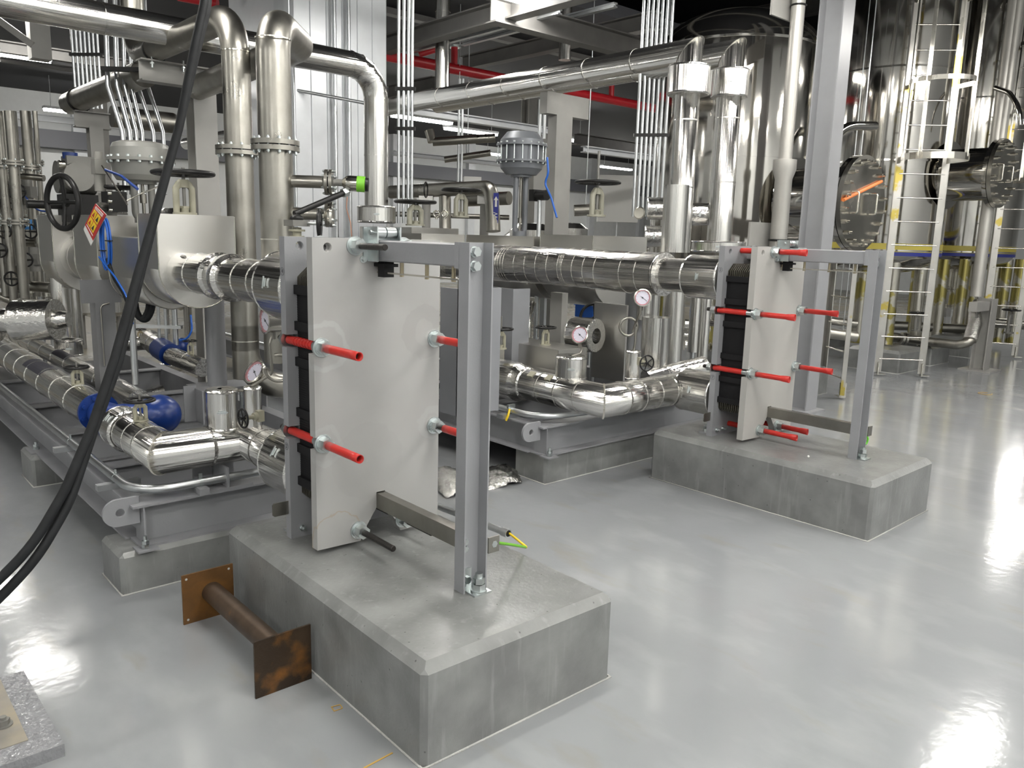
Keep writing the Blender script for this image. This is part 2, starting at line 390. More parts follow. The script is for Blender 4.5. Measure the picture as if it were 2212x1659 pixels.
# ================================================================== THE HALL
def struct(name, mb, m): o = mb.build(name, m); o['kind'] = 'structure'; return o
XL, XR, YF, YB, ZC = -19., 7.5, -7., 27., 7.6
struct('floor', MB().box((XL, YF, -.1), (XR, YB, 0)), 'floor')
struct('ceiling', MB().box((XL, YF, ZC), (XR, YB, ZC+.1)), 'ceiling')
struct('wall_left', MB().box((XL-.2, YF, 0), (XL, YB, ZC)), 'wall')
struct('wall_right', MB().box((XR, YF, 0), (XR+.2, YB, ZC)), 'wall')
struct('wall_front', MB().box((XL, YF-.2, 0), (XR, YF, ZC)), 'wall')
struct('wall_back', MB().box((XL, YB, 0), (XR, YB+.2, ZC)), 'wall')
# grey girts and posts carried by the left wall
for k, y in enumerate(range(-5, 27, 3)):
    struct('trim_%d' % (k+1), MB().box((XL, y-.14, 0), (XL+.16, y+.14, ZC)), 'rib')
struct('trim_20', MB().box((XL, YF, 3.35), (XL+.35, YB, 3.75)), 'wallbeam')
struct('trim_21', MB().box((XL, YF, 5.3), (XL+.35, YB, 6.1)), 'wallbeam')
# ------------------------------------------------------------------ lamps
def lamp_at(x, y, z=LAMP_Z, L=1.5, label='long ceiling lamp hanging over the hall', first=[]):
    if not first:
        t = thing('ceiling_lamp', label, 'lamp', (x, y, z), 'ceiling lamps')
        MB().box((x-.09, y-L/2, z), (x+.09, y+L/2, z+.05)).build('lamp_housing', 'rib', t)
        MB().box((x-.075, y-L/2+.02, z-.045), (x+.075, y+L/2-.02, z-.001)).build('lamp_tube', 'lamp', t)
        r = MB()
        for s in (-1, 1): r.cyl((x, y+s*L*.4, z+.05), (x, y+s*L*.4, z+.67), .006, seg=6)
        r.build('suspension_wire', 'galv', t)
        first.append((t, x, y, z)); return t
    t, x0, y0, z0 = first[0]
    return dup(t, (x-x0, y-y0, z-z0), label)
lamp_at(.5, .9, label='ceiling lamp over the near plate heat exchanger')
for x, y, lb in ((-3.7, 7.6, 'ceiling lamp over the tall steel vessels'), (-8.0, .9, 'ceiling lamp over the far end of the left pipe skid'),
                 (-11.3, 8.64, 'long bright ceiling lamp seen beside the insulated downpipe'), (-10.9, .95, 'bright ceiling lamp at the upper left edge'),
                 (-11.25, 12.7, 'short bright ceiling lamp beside the pale pipe support column'), (-12.0, 10.5, 'ceiling lamp beyond the grey valve actuator'),
                 (.45, 7.65, 'ceiling lamp over the open floor at the right'), (-1.6, 15.7, 'ceiling lamp over the aisle behind the vessels'), (-3.0, 20.2, 'ceiling lamp at the far end of the aisle'),
                 (4.6, .9, 'ceiling lamp above the viewer'), (4.6, 7.6, 'ceiling lamp right of the vessels'), (.5, -5., 'ceiling lamp left of the viewer'), (4.6, -5., 'ceiling lamp behind the viewer'),
                 (-3.7, -5., 'ceiling lamp in front of the left skid'), (4., 14., 'ceiling lamp by the right wall'), (-8.4, 20.2, 'far ceiling lamp beyond the aisle'), (-15.5, 14.5, 'ceiling lamp low over the left wall'), 
                 (-15.5, 19.5, 'distant ceiling lamp beyond the handwheel'), (-16, 17., 'distant ceiling lamp under the dark girt'), (-16.5, 3.5, 'ceiling lamp by the left wall'), (-15.5, 9, 'ceiling lamp by the white wall'), (-7.5, 15., 'ceiling lamp behind the vessels'),
        (2.7, -3.0, 'added fill lamp behind the viewer left'), (2.7, .9, 'added fill lamp over the viewer'), (2.7, 4.2, 'added fill lamp over the bare floor'), (4.9, -2., 'added fill lamp behind the viewer right'), (6.6, .9, 'added fill lamp along the right wall'), (6.6, 4.2, 'second added fill lamp along the right wall'), (4.9, 4.2, 'added fill lamp right of the viewer'), (2.7, 7.6, 'added fill lamp right of the far exchanger'), (-2.0, -.6, 'added fill lamp over the left valve boxes'), (-3.4, 3.9, 'added fill lamp over the middle skid'), (-.4, 4.2, 'added fill lamp over the far exchanger')):  # last row: unseen lamps added to brighten the near and viewer-facing surfaces
    lamp_at(x, y, label=lb)
# ================================================================== CONCRETE PLINTHS
def plinth(lo, hi, label, ch=.025, group='painted concrete plinths', m='concrete', rot=0):
    mb = MB(); x0, y0, x1, y1, z = lo[0], lo[1], hi[0], hi[1], hi[2]
    a = [mb.b.verts.new(p) for p in ((x0, y0, 0), (x1, y0, 0), (x1, y1, 0), (x0, y1, 0))]
    c = [mb.b.verts.new(p) for p in ((x0, y0, z-ch), (x1, y0, z-ch), (x1, y1, z-ch), (x0, y1, z-ch))]
    d = [mb.b.verts.new(p) for p in ((x0+ch, y0+ch, z), (x1-ch, y0+ch, z), (x1-ch, y1-ch, z), (x0+ch, y1-ch, z))]
    mb.face(a[::-1]); mb.face(d)
    for k in range(4):
        j = (k+1) % 4; mb.face([a[k], a[j], c[j], c[k]]); mb.face([c[k], c[j], d[j], d[k]])
    if rot: bmesh.ops.rotate(mb.b, verts=mb.b.verts, cent=V(hi[0], lo[1], 0), matrix=Matrix.Rotation(rot, 3, 'Z'))
    # small chamfer on the upright edges
    bmesh.ops.bevel(mb.b, geom=[e for e in mb.b.edges if abs(e.verts[0].co.x-e.verts[1].co.x) < 1e-4 and abs(e.verts[0].co.y-e.verts[1].co.y) < 1e-4], offset=.018, segments=1, affect='EDGES')
    o = tag(mb.build('concrete_plinth', m), label, 'plinth', group)
    pts = [V(x0, y0, .002), V(x1, y0, .002), V(x1, y1, .002), V(x0, y1, .002)]
    if rot: pts = [Matrix.Rotation(rot, 3, 'Z') @ (p-V(x1, y0, 0))+V(x1, y0, 0) for p in pts]
    MB().tube(pts, .0045, seg=6, closed=True).build('sealant_bead', 'sealant', o)
    return o
ZB = .336
plinth((-.2735, -.1613), (1.2165, .6784, ZB), 'big grey concrete plinth under the near plate heat exchanger', .03, rot=-.0116)
plinth((-.3107, 2.8303), (1.1938, 3.6579, ZB), 'big grey concrete plinth under the far plate heat exchanger', .03, rot=.0144)
plinth((-.87, -.5025), (-.5702, .66, .19), 'low concrete plinth under the near end of the left pipe skid', .02)
plinth((-.93, 2.1129), (-.6212, 4.3, .20), 'low concrete plinth under the near end of the middle pipe skid', .012)
plinth((-2.80, -.47), (-2.47, 1.0, .19), 'small low concrete plinth further back under the left pipe skid', .02)
# ================================================================== PLATE HEAT EXCHANGERS
def nut_set(mb, c, R=.028, L=.036, wR=.037):
    c = Vector(c)
    mb.cyl(c, c+V(.006, 0, 0), wR, seg=28); mb.cyl(c+V(.006, 0, 0), c+V(.012, 0, 0), wR*.82, seg=28)
    mb.hexa(c+V(.012, 0, 0), EX, R, L, .3); return mb
def exchanger(y0, n, spec):
    F, pX = (.2247, .9) if n == 1 else (.2317, .908)
    ht, t, Wd = 1.5757, .0426, .5857
    where = 'near plinth' if n == 1 else 'far plinth'
    root = thing('plate_heat_exchanger', 'large grey plate heat exchanger standing on the near plinth' if n == 1 else 'smaller-looking plate heat exchanger on the far plinth, all its bolts sleeved in red', 'heat exchanger', (.45, y0+.29, ZB), 'plate heat exchangers')
    sl = .026
    def plate_poly(z0, follower):
        out = []
        if follower:
            out = [(0, .357), (.195, .352), (.218, .40), (.272, .479), (.272, .545), (.3137, .545), (.3137, .479), (.368, .40), (.39, .352), (Wd, .357)]
        else: out = [(0, z0), (Wd, z0)]
        for z in (.79, 1.166): out += [(Wd, z-sl), (Wd-.05, z-sl), (Wd-.05, z+sl), (Wd, z+sl)]
        out += [(Wd, ht), (0, ht)]
        for z in (1.166, .79): out += [(0, z+sl), (.05, z+sl), (.05, z-sl), (0, z-sl)]
        return out
    def hole_cut(o, x):   # round lifting holes near the two top corners
        c = MB()
        for y in (.064, Wd-.064): c.cyl((x-.05, y0+y, 1.541), (x+.1, y0+y, 1.541), .0175, seg=24)
        cu_ = c.build('cutter', 'paint'); 
        mod = o.modifiers.new('b', 'BOOLEAN'); mod.object = cu_; mod.solver = 'EXACT'; mod.operation = 'DIFFERENCE'
        bpy.context.view_layer.update()
        dg = bpy.context.evaluated_depsgraph_get(); me = bpy.data.meshes.new_from_object(o.evaluated_get(dg))
        o.modifiers.clear(); o.data = me; bpy.data.objects.remove(cu_)
    h = MB().prism([(a, b) for a, b in plate_poly(ZB, False)], (0, y0, 0), EY, EZ, EX, t).build('frame_plate', 'paint', root)
    hole_cut(h, 0)
    f = MB().prism(plate_poly(0, True), (F, y0, 0), EY, EZ, EX, t).build('pressure_plate', 'plate' if n == 1 else 'plate2', root); hole_cut(f, F)
    # plate pack: thin corrugated plates with chamfered corners
    mb = MB(); N = 26; x0, x1 = t+.002, F-.002
    for k in range(N):
        x = x0+(x1-x0)*(k+.1)/N; w = (x1-x0)/N*.55; i = .008*(k % 2)
        mb.prism([(.05+i, .53), (.075, .505), (.51, .505), (.536-i, .53), (.536-i, 1.42), (.48, 1.465), (.10, 1.465), (.05+i, 1.42)], (x, y0, 0), EY, EZ, EX, w)
    mb.build('plate_pack', 'packmetal', root)
    # honeycomb edge of the pressed plates
    for sy in (.047, .533):
        mb = MB(); mb.box((x0, y0+sy+.001, .58), (x1, y0+sy+.004, 1.378))
        for z in [.585+.0095*k for k in range(83)]:
            mb.box((x0, y0+sy, z), (x1, y0+sy+.006, z+.004))
        mb.build('gasket_edge', 'rubber', root)
    for z in (1.37, 1.227, 1.083, .875, .725, .585):
        for ya_, yb_ in ((.034, .060), (.527, .552)): MB().box((x0-.001, y0+ya_, z-.018), (x1+.001, y0+yb_, z+.018)).build('gasket_clip', 'rubber', root)
    # carrying beam, support column, guide rail
    b = MB().prism([(-.04, 1.497), (-.035, 1.492), (.035, 1.492), (.04, 1.497), (.04, 1.566), (.035, 1.571), (-.035, 1.571), (-.04, 1.566)], (t, y0+.29, 0), EY, EZ, EX, pX-.075-t)
    b.box((pX-.078, y0+.235, 1.488), (pX-.055, y0+.345, ht)); b.build('carrying_beam', 'paint', root)
    # column: channel with its back to the exchanger, flanges towards the viewer
    c = MB(); ya, yb = y0+.2369, y0+.2369+.1062; xa, xb = pX-.0551, pX; th = .008
    c.prism([(xa, ya), (xb, ya), (xb, ya+.006), (xa+.012, ya+th+.002), (xa+.012, yb-th-.002), (xb, yb-.006), (xb, yb), (xa, yb)], (0, 0, ZB), EX, EY, EZ, ht-ZB)
    col = c.build('support_column', 'paint', root)
    # raised weld seam plate on the web
    bl = MB()
    zb = [(1.545, .29), (1.497, .29)] + ([(.52, .262), (.494, .262)] if n == 1 else []) 
    for k, (z, y) in enumerate(zb):
        q = MB(); R = .017 if z > 1 else .0115
        q.cyl((xa+.012, y0+y, z), (xa+.017, y0+y, z), R*1.1, seg=20); q.hexa((xa+.017, y0+y, z), EX, R, .018, .2); q.build('bolt', 'zinc', root)
    br = MB().box((xa+.012, y0+.252, ZB), (xa+.02, y0+.30, ZB+.075)); br.box((xa+.012, y0+.252, ZB), (xb+.045, y0+.33, ZB+.006)); br.build('foot_bracket', 'zinc', root)
    q = MB(); q.cyl((xa+.02, y0+.270, ZB+.04), (xa+.024, y0+.270, ZB+.04), .016, seg=20); q.hexa((xa+.024, y0+.270, ZB+.04), EX, .014, .018); q.build('bolt', 'zinc', root)
    q = MB(); a0 = V(.918, y0+.292, ZB+.006)
    q.cyl(a0, a0+EZ*.006, .030, seg=24); q.hexa(a0+EZ*.006, EZ, .024, .022); q.hexa(a0+EZ*.030, EZ, .022, .022, .4); q.cyl(a0+EZ*.05, a0+EZ*.068, .013, seg=16); q.build('anchor_bolt', 'zinc', root)
    rl = MB().box((-.02 if 0 else t, y0+.272, .476), (xa, y0+.3137, .541)); rl.build('guide_rail', 'ladder' if 0 else 'brush', root)
    e = MB().box((xa+.055, y0+.345, .465), (xa+.061, y0+.395, .525)); e.build('earthing_plate', 'brush', root)
    # roller carriage riding on the beam
    cz = 1.6; rb = MB()
    for sy in (.232, .335):
        rb.prism([(F+.05, 1.49), (F+.12, 1.49), (F+.12, 1.622), (F+.045, 1.622), (F+.045, 1.575)], (0, y0+sy, 0), EX, EZ, EY, .006)
    rb.box((F+t, y0+.215, 1.495), (F+t+.008, y0+.37, 1.62)); rb.build('roller_bracket', 'zinc', root)
    ro = MB().cyl((F+.085, y0+.242, cz), (F+.085, y0+.283, cz), .021, seg=24).cyl((F+.085, y0+.289, cz), (F+.085, y0+.332, cz), .021, seg=24).cyl((F+.085, y0+.22, cz), (F+.085, y0+.35, cz), .010, seg=16)
    ro.build('roller', 'zinc', root)
    hb = MB().box((F+t+.02, y0+.27, 1.43), (F+t+.065, y0+.315, 1.492)).box((F+t+.005, y0+.262, 1.47), (F+t+.08, y0+.325, 1.482)); hb.build('guide_block', 'rubber', root)
    st = MB().box((F+.03, y0+.278, 1.444), (pX-.055, y0+.302, 1.450)); st.build('hanging_strip', 'ladder', root)
    for x in (F+.05, F+.20, F+.363, F+.523):
        MB().cyl((x, y0+.29, 1.450), (x, y0+.29, 1.494), .0075, seg=14).hexa((x, y0+.29, 1.437), EZ, .009, .007).build('spacer', 'brass', root)
    q = MB(); q.cyl((F+t, y0+.215, 1.497), (F+t+.005, y0+.215, 1.497), .014, seg=20); q.hexa((F+t+.005, y0+.215, 1.497), EX, .010, .014); q.build('bolt', 'zinc', root)
    # tie bolts: (y, z, kind) ; kind: red sleeved / bare / half
    for y, z, kind in spec:
        end = {.18: .50, .40: .50}.get(y, .545) if z > 1.2 or z < .5 else .545
        yy, X = y0+y, F+t
        r = MB().cyl((-.075, yy, z), (end-.03 if kind != 'bare' else end-.02, yy, z), .0125, seg=18)
        if kind == 'bare': r.cyl((end-.02, yy, z), (end-.016, yy, z), .0125, .010, seg=18)
        r.build('tie_bolt', 'blacksteel', root)
        q = MB(); nut_set(q, (X, yy, z)); q.build('nut', 'zinc', root)
        q = MB(); q.cyl((-.006, yy, z), (0, yy, z), .034, seg=24); q.hexa((-.042, yy, z), EX, .027, .036); q.build('nut', 'zinc', root)
        if y < .1 or y > .5:
            MB().cyl((X-.055, yy, z), (X-.008, yy, z), .018, seg=18).ring((X-.006, yy, z), EX, .013, .035, .008).build('bearing_box', 'zinc', root)
        rs = .0165
        if kind != 'bare':
            s0 = X+.048+(.03 if kind == 'half' else .004 if kind == 'gap' else 0)
            m_ = MB(); fl = n == 2
            prof = []
            # hollow plastic sleeve whose open end is a little flattened
            seg = 20; u, v = EY, EZ; xs = [s0, s0+.05, end-.06, end-.045, end]
            outer, inner = [], []
            for i, x in enumerate(xs):
                sq = 1 if i < 3 or not fl else (1.0-.3*(i-2)/2); wd = 1 if i < 3 or not fl else (1.0+.28*(i-2)/2)
                outer.append([m_.b.verts.new((x, yy+math.cos(2*PI*k/seg)*rs*sq, z+math.sin(2*PI*k/seg)*rs*wd)) for k in range(seg)])
                inner.append([m_.b.verts.new((x, yy+math.cos(2*PI*k/seg)*(rs-.0025)*sq, z+math.sin(2*PI*k/seg)*(rs-.0025)*wd)) for k in range(seg)])
            for R_ in (outer, inner):
                for i in range(len(xs)-1):
                    for k in range(seg): m_.face([R_[i][k], R_[i][(k+1) % seg], R_[i+1][(k+1) % seg], R_[i+1][k]], True)
            for k in range(seg):
                for i in (0, -1): m_.face([outer[i][k], outer[i][(k+1) % seg], inner[i][(k+1) % seg], inner[i][k]])
            m_.build('bolt_sleeve', 'red', root)
        if kind != 'bare' or z < .5 and n == 2 or (y < .1):
            m_ = MB(); m_.cyl((t+.004 if (.1 < y < .5) else .006, yy, z), (F-.002 if (.1 < y < .5) else X-.055, yy, z), .0175, seg=20)
            if n == 1 and z > 1:
                for k in range(7): m_.ring((.07+.024*k, yy, z), EX, .016, .0192, .012, 20)
            m_.build('middle_sleeve', 'red', root)
    # earthing lug on the frame plate and small foot bolts
    lg = MB().prism([(-.07, .447), (-.062, .440), (0, .440), (0, .497), (-.062, .497), (-.07, .490)], (.018, y0, 0), EY, EZ, EX, .006); lg.cyl((.0235, y0-.045, .470), (.0245, y0-.045, .470), .0055, seg=14); lg.build('earthing_lug', 'brush', root)
    for y in (.05, .12) if n == 2 else (.05, .16):
        q = MB(); q.cyl((t, y0+y, .375), (t+.005, y0+y, .375), .014, seg=18); q.hexa((t+.005, y0+y, .375), EX, .011, .012); q.cyl((t+.017, y0+y, .375), (t+.028, y0+y, .375), .007, seg=12); q.build('bolt', 'zinc', root)
    an = MB().box((-.07, y0+.02, ZB), (0, y0+.56, ZB+.01)); an.box((-.01, y0+.02, ZB), (0, y0+.56, ZB+.06)); an.build('foot_angle', 'paint', root)
    for y in (.06, .53):
        a0 = V(-.045, y0+y, ZB+.01); q = MB(); q.hexa(a0, EZ, .019, .018); q.hexa(a0+EZ*.02, EZ, .018, .016, .3); q.cyl(a0, a0+EZ*.055, .010, seg=12); q.build('anchor_bolt', 'zinc', root)
    # pencilled port marks on the plate edge
    for z, tx in ((1.44 if n == 1 else 1.425, '4' if n == 1 else '2'), (.73, '2' if n == 1 else '7')):
        m_ = MB().torus((.02, y0-.0006, z), EY, .015, .0007, 24, 4); m_o = m_.build('ink_mark', 'ink', root)
        text3d(m_o, tx, (.02, y0-.0008, z), EX, EZ, .024, 'ink', 'ink_numeral')
    return root
exchanger(0, 1, [(.18, 1.548, 'bare'), (.40, 1.548, 'bare'), (.03, 1.166, 'red'), (.56, 1.166, 'red'), (.03, .79, 'red'), (.56, .79, 'half'), (.185, .402, 'bare'), (.40, .402, 'bare')])
exchanger(2.9818, 2, [(.18, 1.548, 'gap'), (.40, 1.548, 'red'), (.03, 1.166, 'red'), (.56, 1.166, 'red'), (.03, .79, 'red'), (.56, .79, 'gap'), (.185, .402, 'red'), (.40, .402, 'red')])
# ================================================================== RUSTY SPOOL LEANING ON THE PLINTH
r = thing('rusty_pipe_support', 'rusty brown pipe stub between two square plates lying against the near plinth', 'pipe support', (.19, -.285, 0))
zc = .125
pl = []
for i, x in enumerate((-.15, .537)):
    mb = MB(); w = .212
    mb.box((x, -.39, 0), (x+.008, -.178, w)); mb.bevel(.0015, 1); o = mb.build('end_plate', 'rust' if i == 0 else 'rustdark', r)
    for a, b in ((-.372, .018), (-.196, .018), (-.372, w-.018), (-.196, w-.018)):
        MB().cyl((x-.0006, a, b), (x+.0087, a, b), .005, seg=14).build('bolt_hole', 'sealant' if i == 0 else 'rustdark', o)
MB().cyl((-.142, -.27, .112), (.537, -.27, .112), .042, seg=36).build('pipe_stub', 'rustpipe', r)
# ================================================================== COLUMN BASE, LOWER LEFT
t = thing('column_base', 'steel base plate with a bolt on a glossy grout pad, lower left corner', 'base plate', (.15, -1.2, 0))
g = MB(); zt = .042
g.prism([(-.075, -1.5), (.47, -1.5), (.472, -.966), (-.07, -.972)], (0, 0, 0), EX, EY, EZ, zt); g.bevel(.012, 2); g.build('grout_pad', 'grout', t)
g = MB().box((-.2+.13, -1.5, zt-.004), (.385, -1.045, zt+.002)); g.build('base_plate', 'baseplate', t)
q = MB(); a0 = V(.255, -1.088, zt+.002); q.cyl(a0, a0+EZ*.005, .026, seg=24); q.hexa(a0+EZ*.005, EZ, .019, .016); q.cyl(a0, a0+EZ*.03, .010); q.build('anchor_bolt', 'cast', t)
# ================================================================== BITS ON THE FLOOR BY THE NEAR EXCHANGER
c = thing('galvanised_conduit', 'open-ended galvanised conduit lying behind the near plinth rail', 'conduit', (.2, .58, ZB), 'conduits')
p1 = at(1092, 1150, z=.375); p0 = at(958, 1098, z=.375)
MB().tube([p0+(p0-p1)*.25, p1], .015, seg=16).ring(p1, p1-p0, .0145, .019, .035, 20).build('pipe', 'galv', c)
MB().cyl(p1+(p0-p1).normalized()*.01, p1+(p1-p0).normalized()*.0172, .0135, seg=16).build('dark_mouth', 'black', c)
e = thing('earthing_cable', 'green and yellow earthing cable bolted to the near exchanger', 'cable', (.95, .5, .45), 'earthing cables')
a = at(1070, 1172, y=.385); b = at(1140, 1184, y=.70); m1 = at(1100, 1176, y=.52); m2 = at(1118, 1166, y=.69)
MB().tube([a, m1, b+V(-.012, 0, .0)], .0058, .03, seg=10).build('green_strand', 'greenwire', e)
MB().tube([b+V(-.012, 0, .0), b, m2, p1+V(0, .01, 0)], .0052, .02, seg=10).build('yellow_strand', 'yellow', e)
MB().hexa(a-V(0, .012, 0), EX, .013, .012).build('bolt', 'zinc', e)
e = solo(MB().tube([at(1862, 924, y=3.45), at(1869, 930, y=3.52), at(1875, 948, y=3.53), at(1872, 960, y=3.52), at(1858, 957, y=3.44)], .006, .02, seg=10), 'earthing_cable', 'green', 'short green earthing cable looped behind the far exchanger column', 'cable', 'earthing cables')
solo(MB().tube([V(.93, .47, .34), V(.80, .62, .34), V(.68, .66, .343), V(.60, .62, .343)], .0001, .05, seg=6), 'x', 'ink', 'x', 'x') if 0 else None
# ================================================================== BUILDERS FOR PIPEWORK
def ibeam(mb, p, q, h, b, tf=.010, tw=.007, up=EZ):
    p, q = Vector(p), Vector(q); n = (q-p).normalized(); u = n.cross(up)
    if u.length < 1e-3: u = n.cross(EY)
    u.normalize(); v = u.cross(n); 
    mb.prism([(-b/2, -h/2), (b/2, -h/2), (b/2, -h/2+tf), (tw/2, -h/2+tf), (tw/2, h/2-tf), (b/2, h/2-tf), (b/2, h/2), (-b/2, h/2), (-b/2, h/2-tf), (-tw/2, h/2-tf), (-tw/2, -h/2+tf), (-b/2, -h/2+tf)], p, u, v, n, (q-p).length)
    return mb
def pipe(name, label, cat, pts, r, m='clad', group=None, bend=0, seams=None, nb=6, seg=24):
    return solo(MB().tube(pts, r, bend, nb, seg, seams=seams), name, m, label, cat, group)
def cover(c, ax, R, L, label, r=.09, m='clad', name='insulated_flange_cover', group='insulated flange covers', latches=1, ldir=None):
    # a removable cladding drum with rolled rims and over-centre latches; c = centre of its first end
    c, ax = Vector(c), Vector(ax).normalized()
    t = thing(name, label, 'pipe cover', c, group)
    mb = MB().lathe([(r, 0), (R-.006, 0), (R, .004), (R+.003, .010), (R, .016), (R, L-.016), (R+.003, L-.010), (R, L-.004), (R-.006, L), (r, L)], c, ax, 40, cap=False)
    mb.build('cladding_drum', m, t)
    u, v, w = frame(ax)
    ld = (ldir if ldir is not None else (CAM-c)); ld = (ld-ax*ld.dot(ax)).normalized()
    for k in range(latches):
        d = Matrix.Rotation(k*2.2, 3, ax) @ ld; p = c+ax*(L*.5)+d*(R+.004); s = ax.cross(d)
        q = MB().obox(p, ax, s, d, .016, .034, .006); q.obox(p+d*.006, ax, s, d, .006, .05, .006); q.build('latch', 'zinc', t)
    return t
def flange_pair(parent, c, ax, R, th, nb, m='brush', gap=.006, br=.009, hub=None):
    c, ax = Vector(c), Vector(ax).normalized()
    for s in (-1, 1): MB().cyl(c+ax*s*gap/2, c+ax*s*(gap/2+th), R, seg=36).build('flange', m, parent)
    MB().cyl(c-ax*gap/2, c+ax*gap/2, R*.82, seg=28).build('gasket', 'rubber', parent)
    u, v, w = frame(ax)
    for k in range(nb):
        a = 2*PI*(k+.5)/nb; p = c+(u*math.cos(a)+v*math.sin(a))*R*.86
        b = MB().cyl(p-ax*(th+.018), p+ax*(th+.018), br*.6, seg=8)
        for s in (-1, 1): b.hexa(p+ax*s*(th+gap/2) if s > 0 else p-ax*(th+gap/2+br*1.1), ax, br, br*1.1)
        b.build('bolt', 'zinc' if m == 'brush' else 'ladder', parent)
def wheel(mb, c, ax, R, r=.009, n=5, dish=.0):
    c, ax = Vector(c), Vector(ax).normalized(); u, v, w = frame(ax)
    mb.torus(c, ax, R, r, 36, 8)
    for k in range(n):
        a = 2*PI*k/n; e = c+(u*math.cos(a)+v*math.sin(a))*R
        mb.tube([c-ax*dish, e], r*.75, seg=6)
    mb.cyl(c-ax*(dish+.012), c-ax*(dish-.012), R*.17, seg=14); return mb
def yoke_valve(base, H, R, label, wr=.007, yw=.045, stem=.03, m='cream', cat='valve', group='handwheel gate valves', wm='black', tilt=None, n=5):
    # gate valve topworks: bonnet, open yoke, stem, handwheel (base = top of the insulation box it stands on)
    b = Vector(base); t = thing('gate_valve', label, cat, b, group)
    y = MB(); hy = H*.8
    y.cyl(b, b+EZ*H*.06, yw*1.15, seg=20)
    for s in (-1, 1):
        y.tube([b+V(.0, s*yw*.80, H*.03), b+V(0, s*yw*.80, hy*.78), b+V(0, s*yw*.5, hy*.92), b+V(0, s*yw*.2, hy)], yw*.34, seg=8)
    y.cyl(b+EZ*hy*.82, b+EZ*(hy+.01), yw*.5, seg=16); y.cyl(b+EZ*H*.06, b+EZ*H*.16, yw*.4, seg=14); y.hexa(b+EZ*H*.16, EZ, yw*.5, H*.05)
    y.build('yoke', m, t)
    MB().cyl(b+EZ*H*.1, b+EZ*(H+stem), yw*.17, seg=12).build('stem', 'cast', t)
    wheel(MB(), b+EZ*H, EZ, R, wr, n, .01).build('handwheel', wm, t); return t
def dbox(x0, x1, y0, y1, zt, zb, label, m='cladbox', split=None):
    t = thing('insulation_box', label, 'insulation box', ((x0+x1)/2, (y0+y1)/2, zb), 'sheet metal insulation boxes')
    R = (y1-y0)/2; yc = (y0+y1)/2; zc = zb+R
    poly = [(y0, zt), (y0, zc)]+[(yc-R*math.cos(a), zc-R*math.sin(a)) for a in [PI*k/20 for k in range(1, 20)]]+[(y1, zc), (y1, zt)]
    mb = MB(); mb.prism([(p[0], p[1]) for p in poly], (x0, 0, 0), EY, EZ, EX, x1-x0)
    mb.b.normal_update()
    for f in mb.b.faces:
        if len(f.verts) == 4 and f.normal.z < -.05: f.smooth = True
    mb.build('sheet_box', m, t)
    # folded rim strips at both end faces
    for x in (x0, x1): MB().tube([V(x, p[0], p[1]) for p in poly], .003, seg=6).build('folded_rim', 'ladder', t)
    MB().box((x0+.003, y0+.003, zt), (x1-.003, y1-.003, zt+.003)).build('lid', m, t)
    return t
def gauge(c, face, R, depth, label, stem_to, dialcol='dial', tail=None, group='dial gauges'):
    c, f = Vector(c), Vector(face).normalized(); t = thing('dial_gauge', label, 'gauge', c-EZ*R, group)
    MB().lathe([(R*.85, -depth), (R*.98, -depth*.8), (R*.98, -.006), (R*1.06, -.004), (R*1.06, .004), (R*.93, .006), (R*.93, -.004)], c, f, 36, cap=False).cyl(c-f*depth, c-f*(depth-.002), R*.86, seg=30).build('case', 'ladder', t)
    d = MB().cyl(c-f*.006, c-f*.004, R*.93, seg=32).build('dial_face', dialcol, t)
    u = f.cross(EZ).normalized(); v = u.cross(f)
    MB().ring(c-f*.0035, f, R*.80, R*.91, .001, 32).build('dial_scale', 'dialred', d)
    mk = MB()
    for k in range(11):
        a = math.radians(-135+27*k+90); p = c-f*.003+(u*math.cos(a)+v*math.sin(a))*R*.72
        mk.obox(p, u*math.cos(a)+v*math.sin(a), f.cross(u*math.cos(a)+v*math.sin(a)), f, R*.12, R*.03, .001)
    mk.build('dial_mark', 'ink', d)
    a = math.radians(215); n_ = u*math.cos(a)+v*math.sin(a)
    MB().obox(c-f*.002+n_*R*.2, n_, f.cross(n_), f, R*.95, R*.05, .002).cyl(c-f*.003, c, R*.1, seg=12).build('needle', 'ink', d)
    MB().cyl(c-f*.001, c, R*.93, seg=32).build('glass', 'glass', t)
    s = MB().hexa(c-f*depth*.5-EZ*(R+.03), EZ, R*.22, .04); s.tube([c-f*depth*.5-EZ*R]+[Vector(p) for p in stem_to], .0075 if tail is None else tail, .03, seg=10); s.build('stem', 'brush', t)
    return t
CB, VL, IP = 'conduits', 'valve', 'pipe'
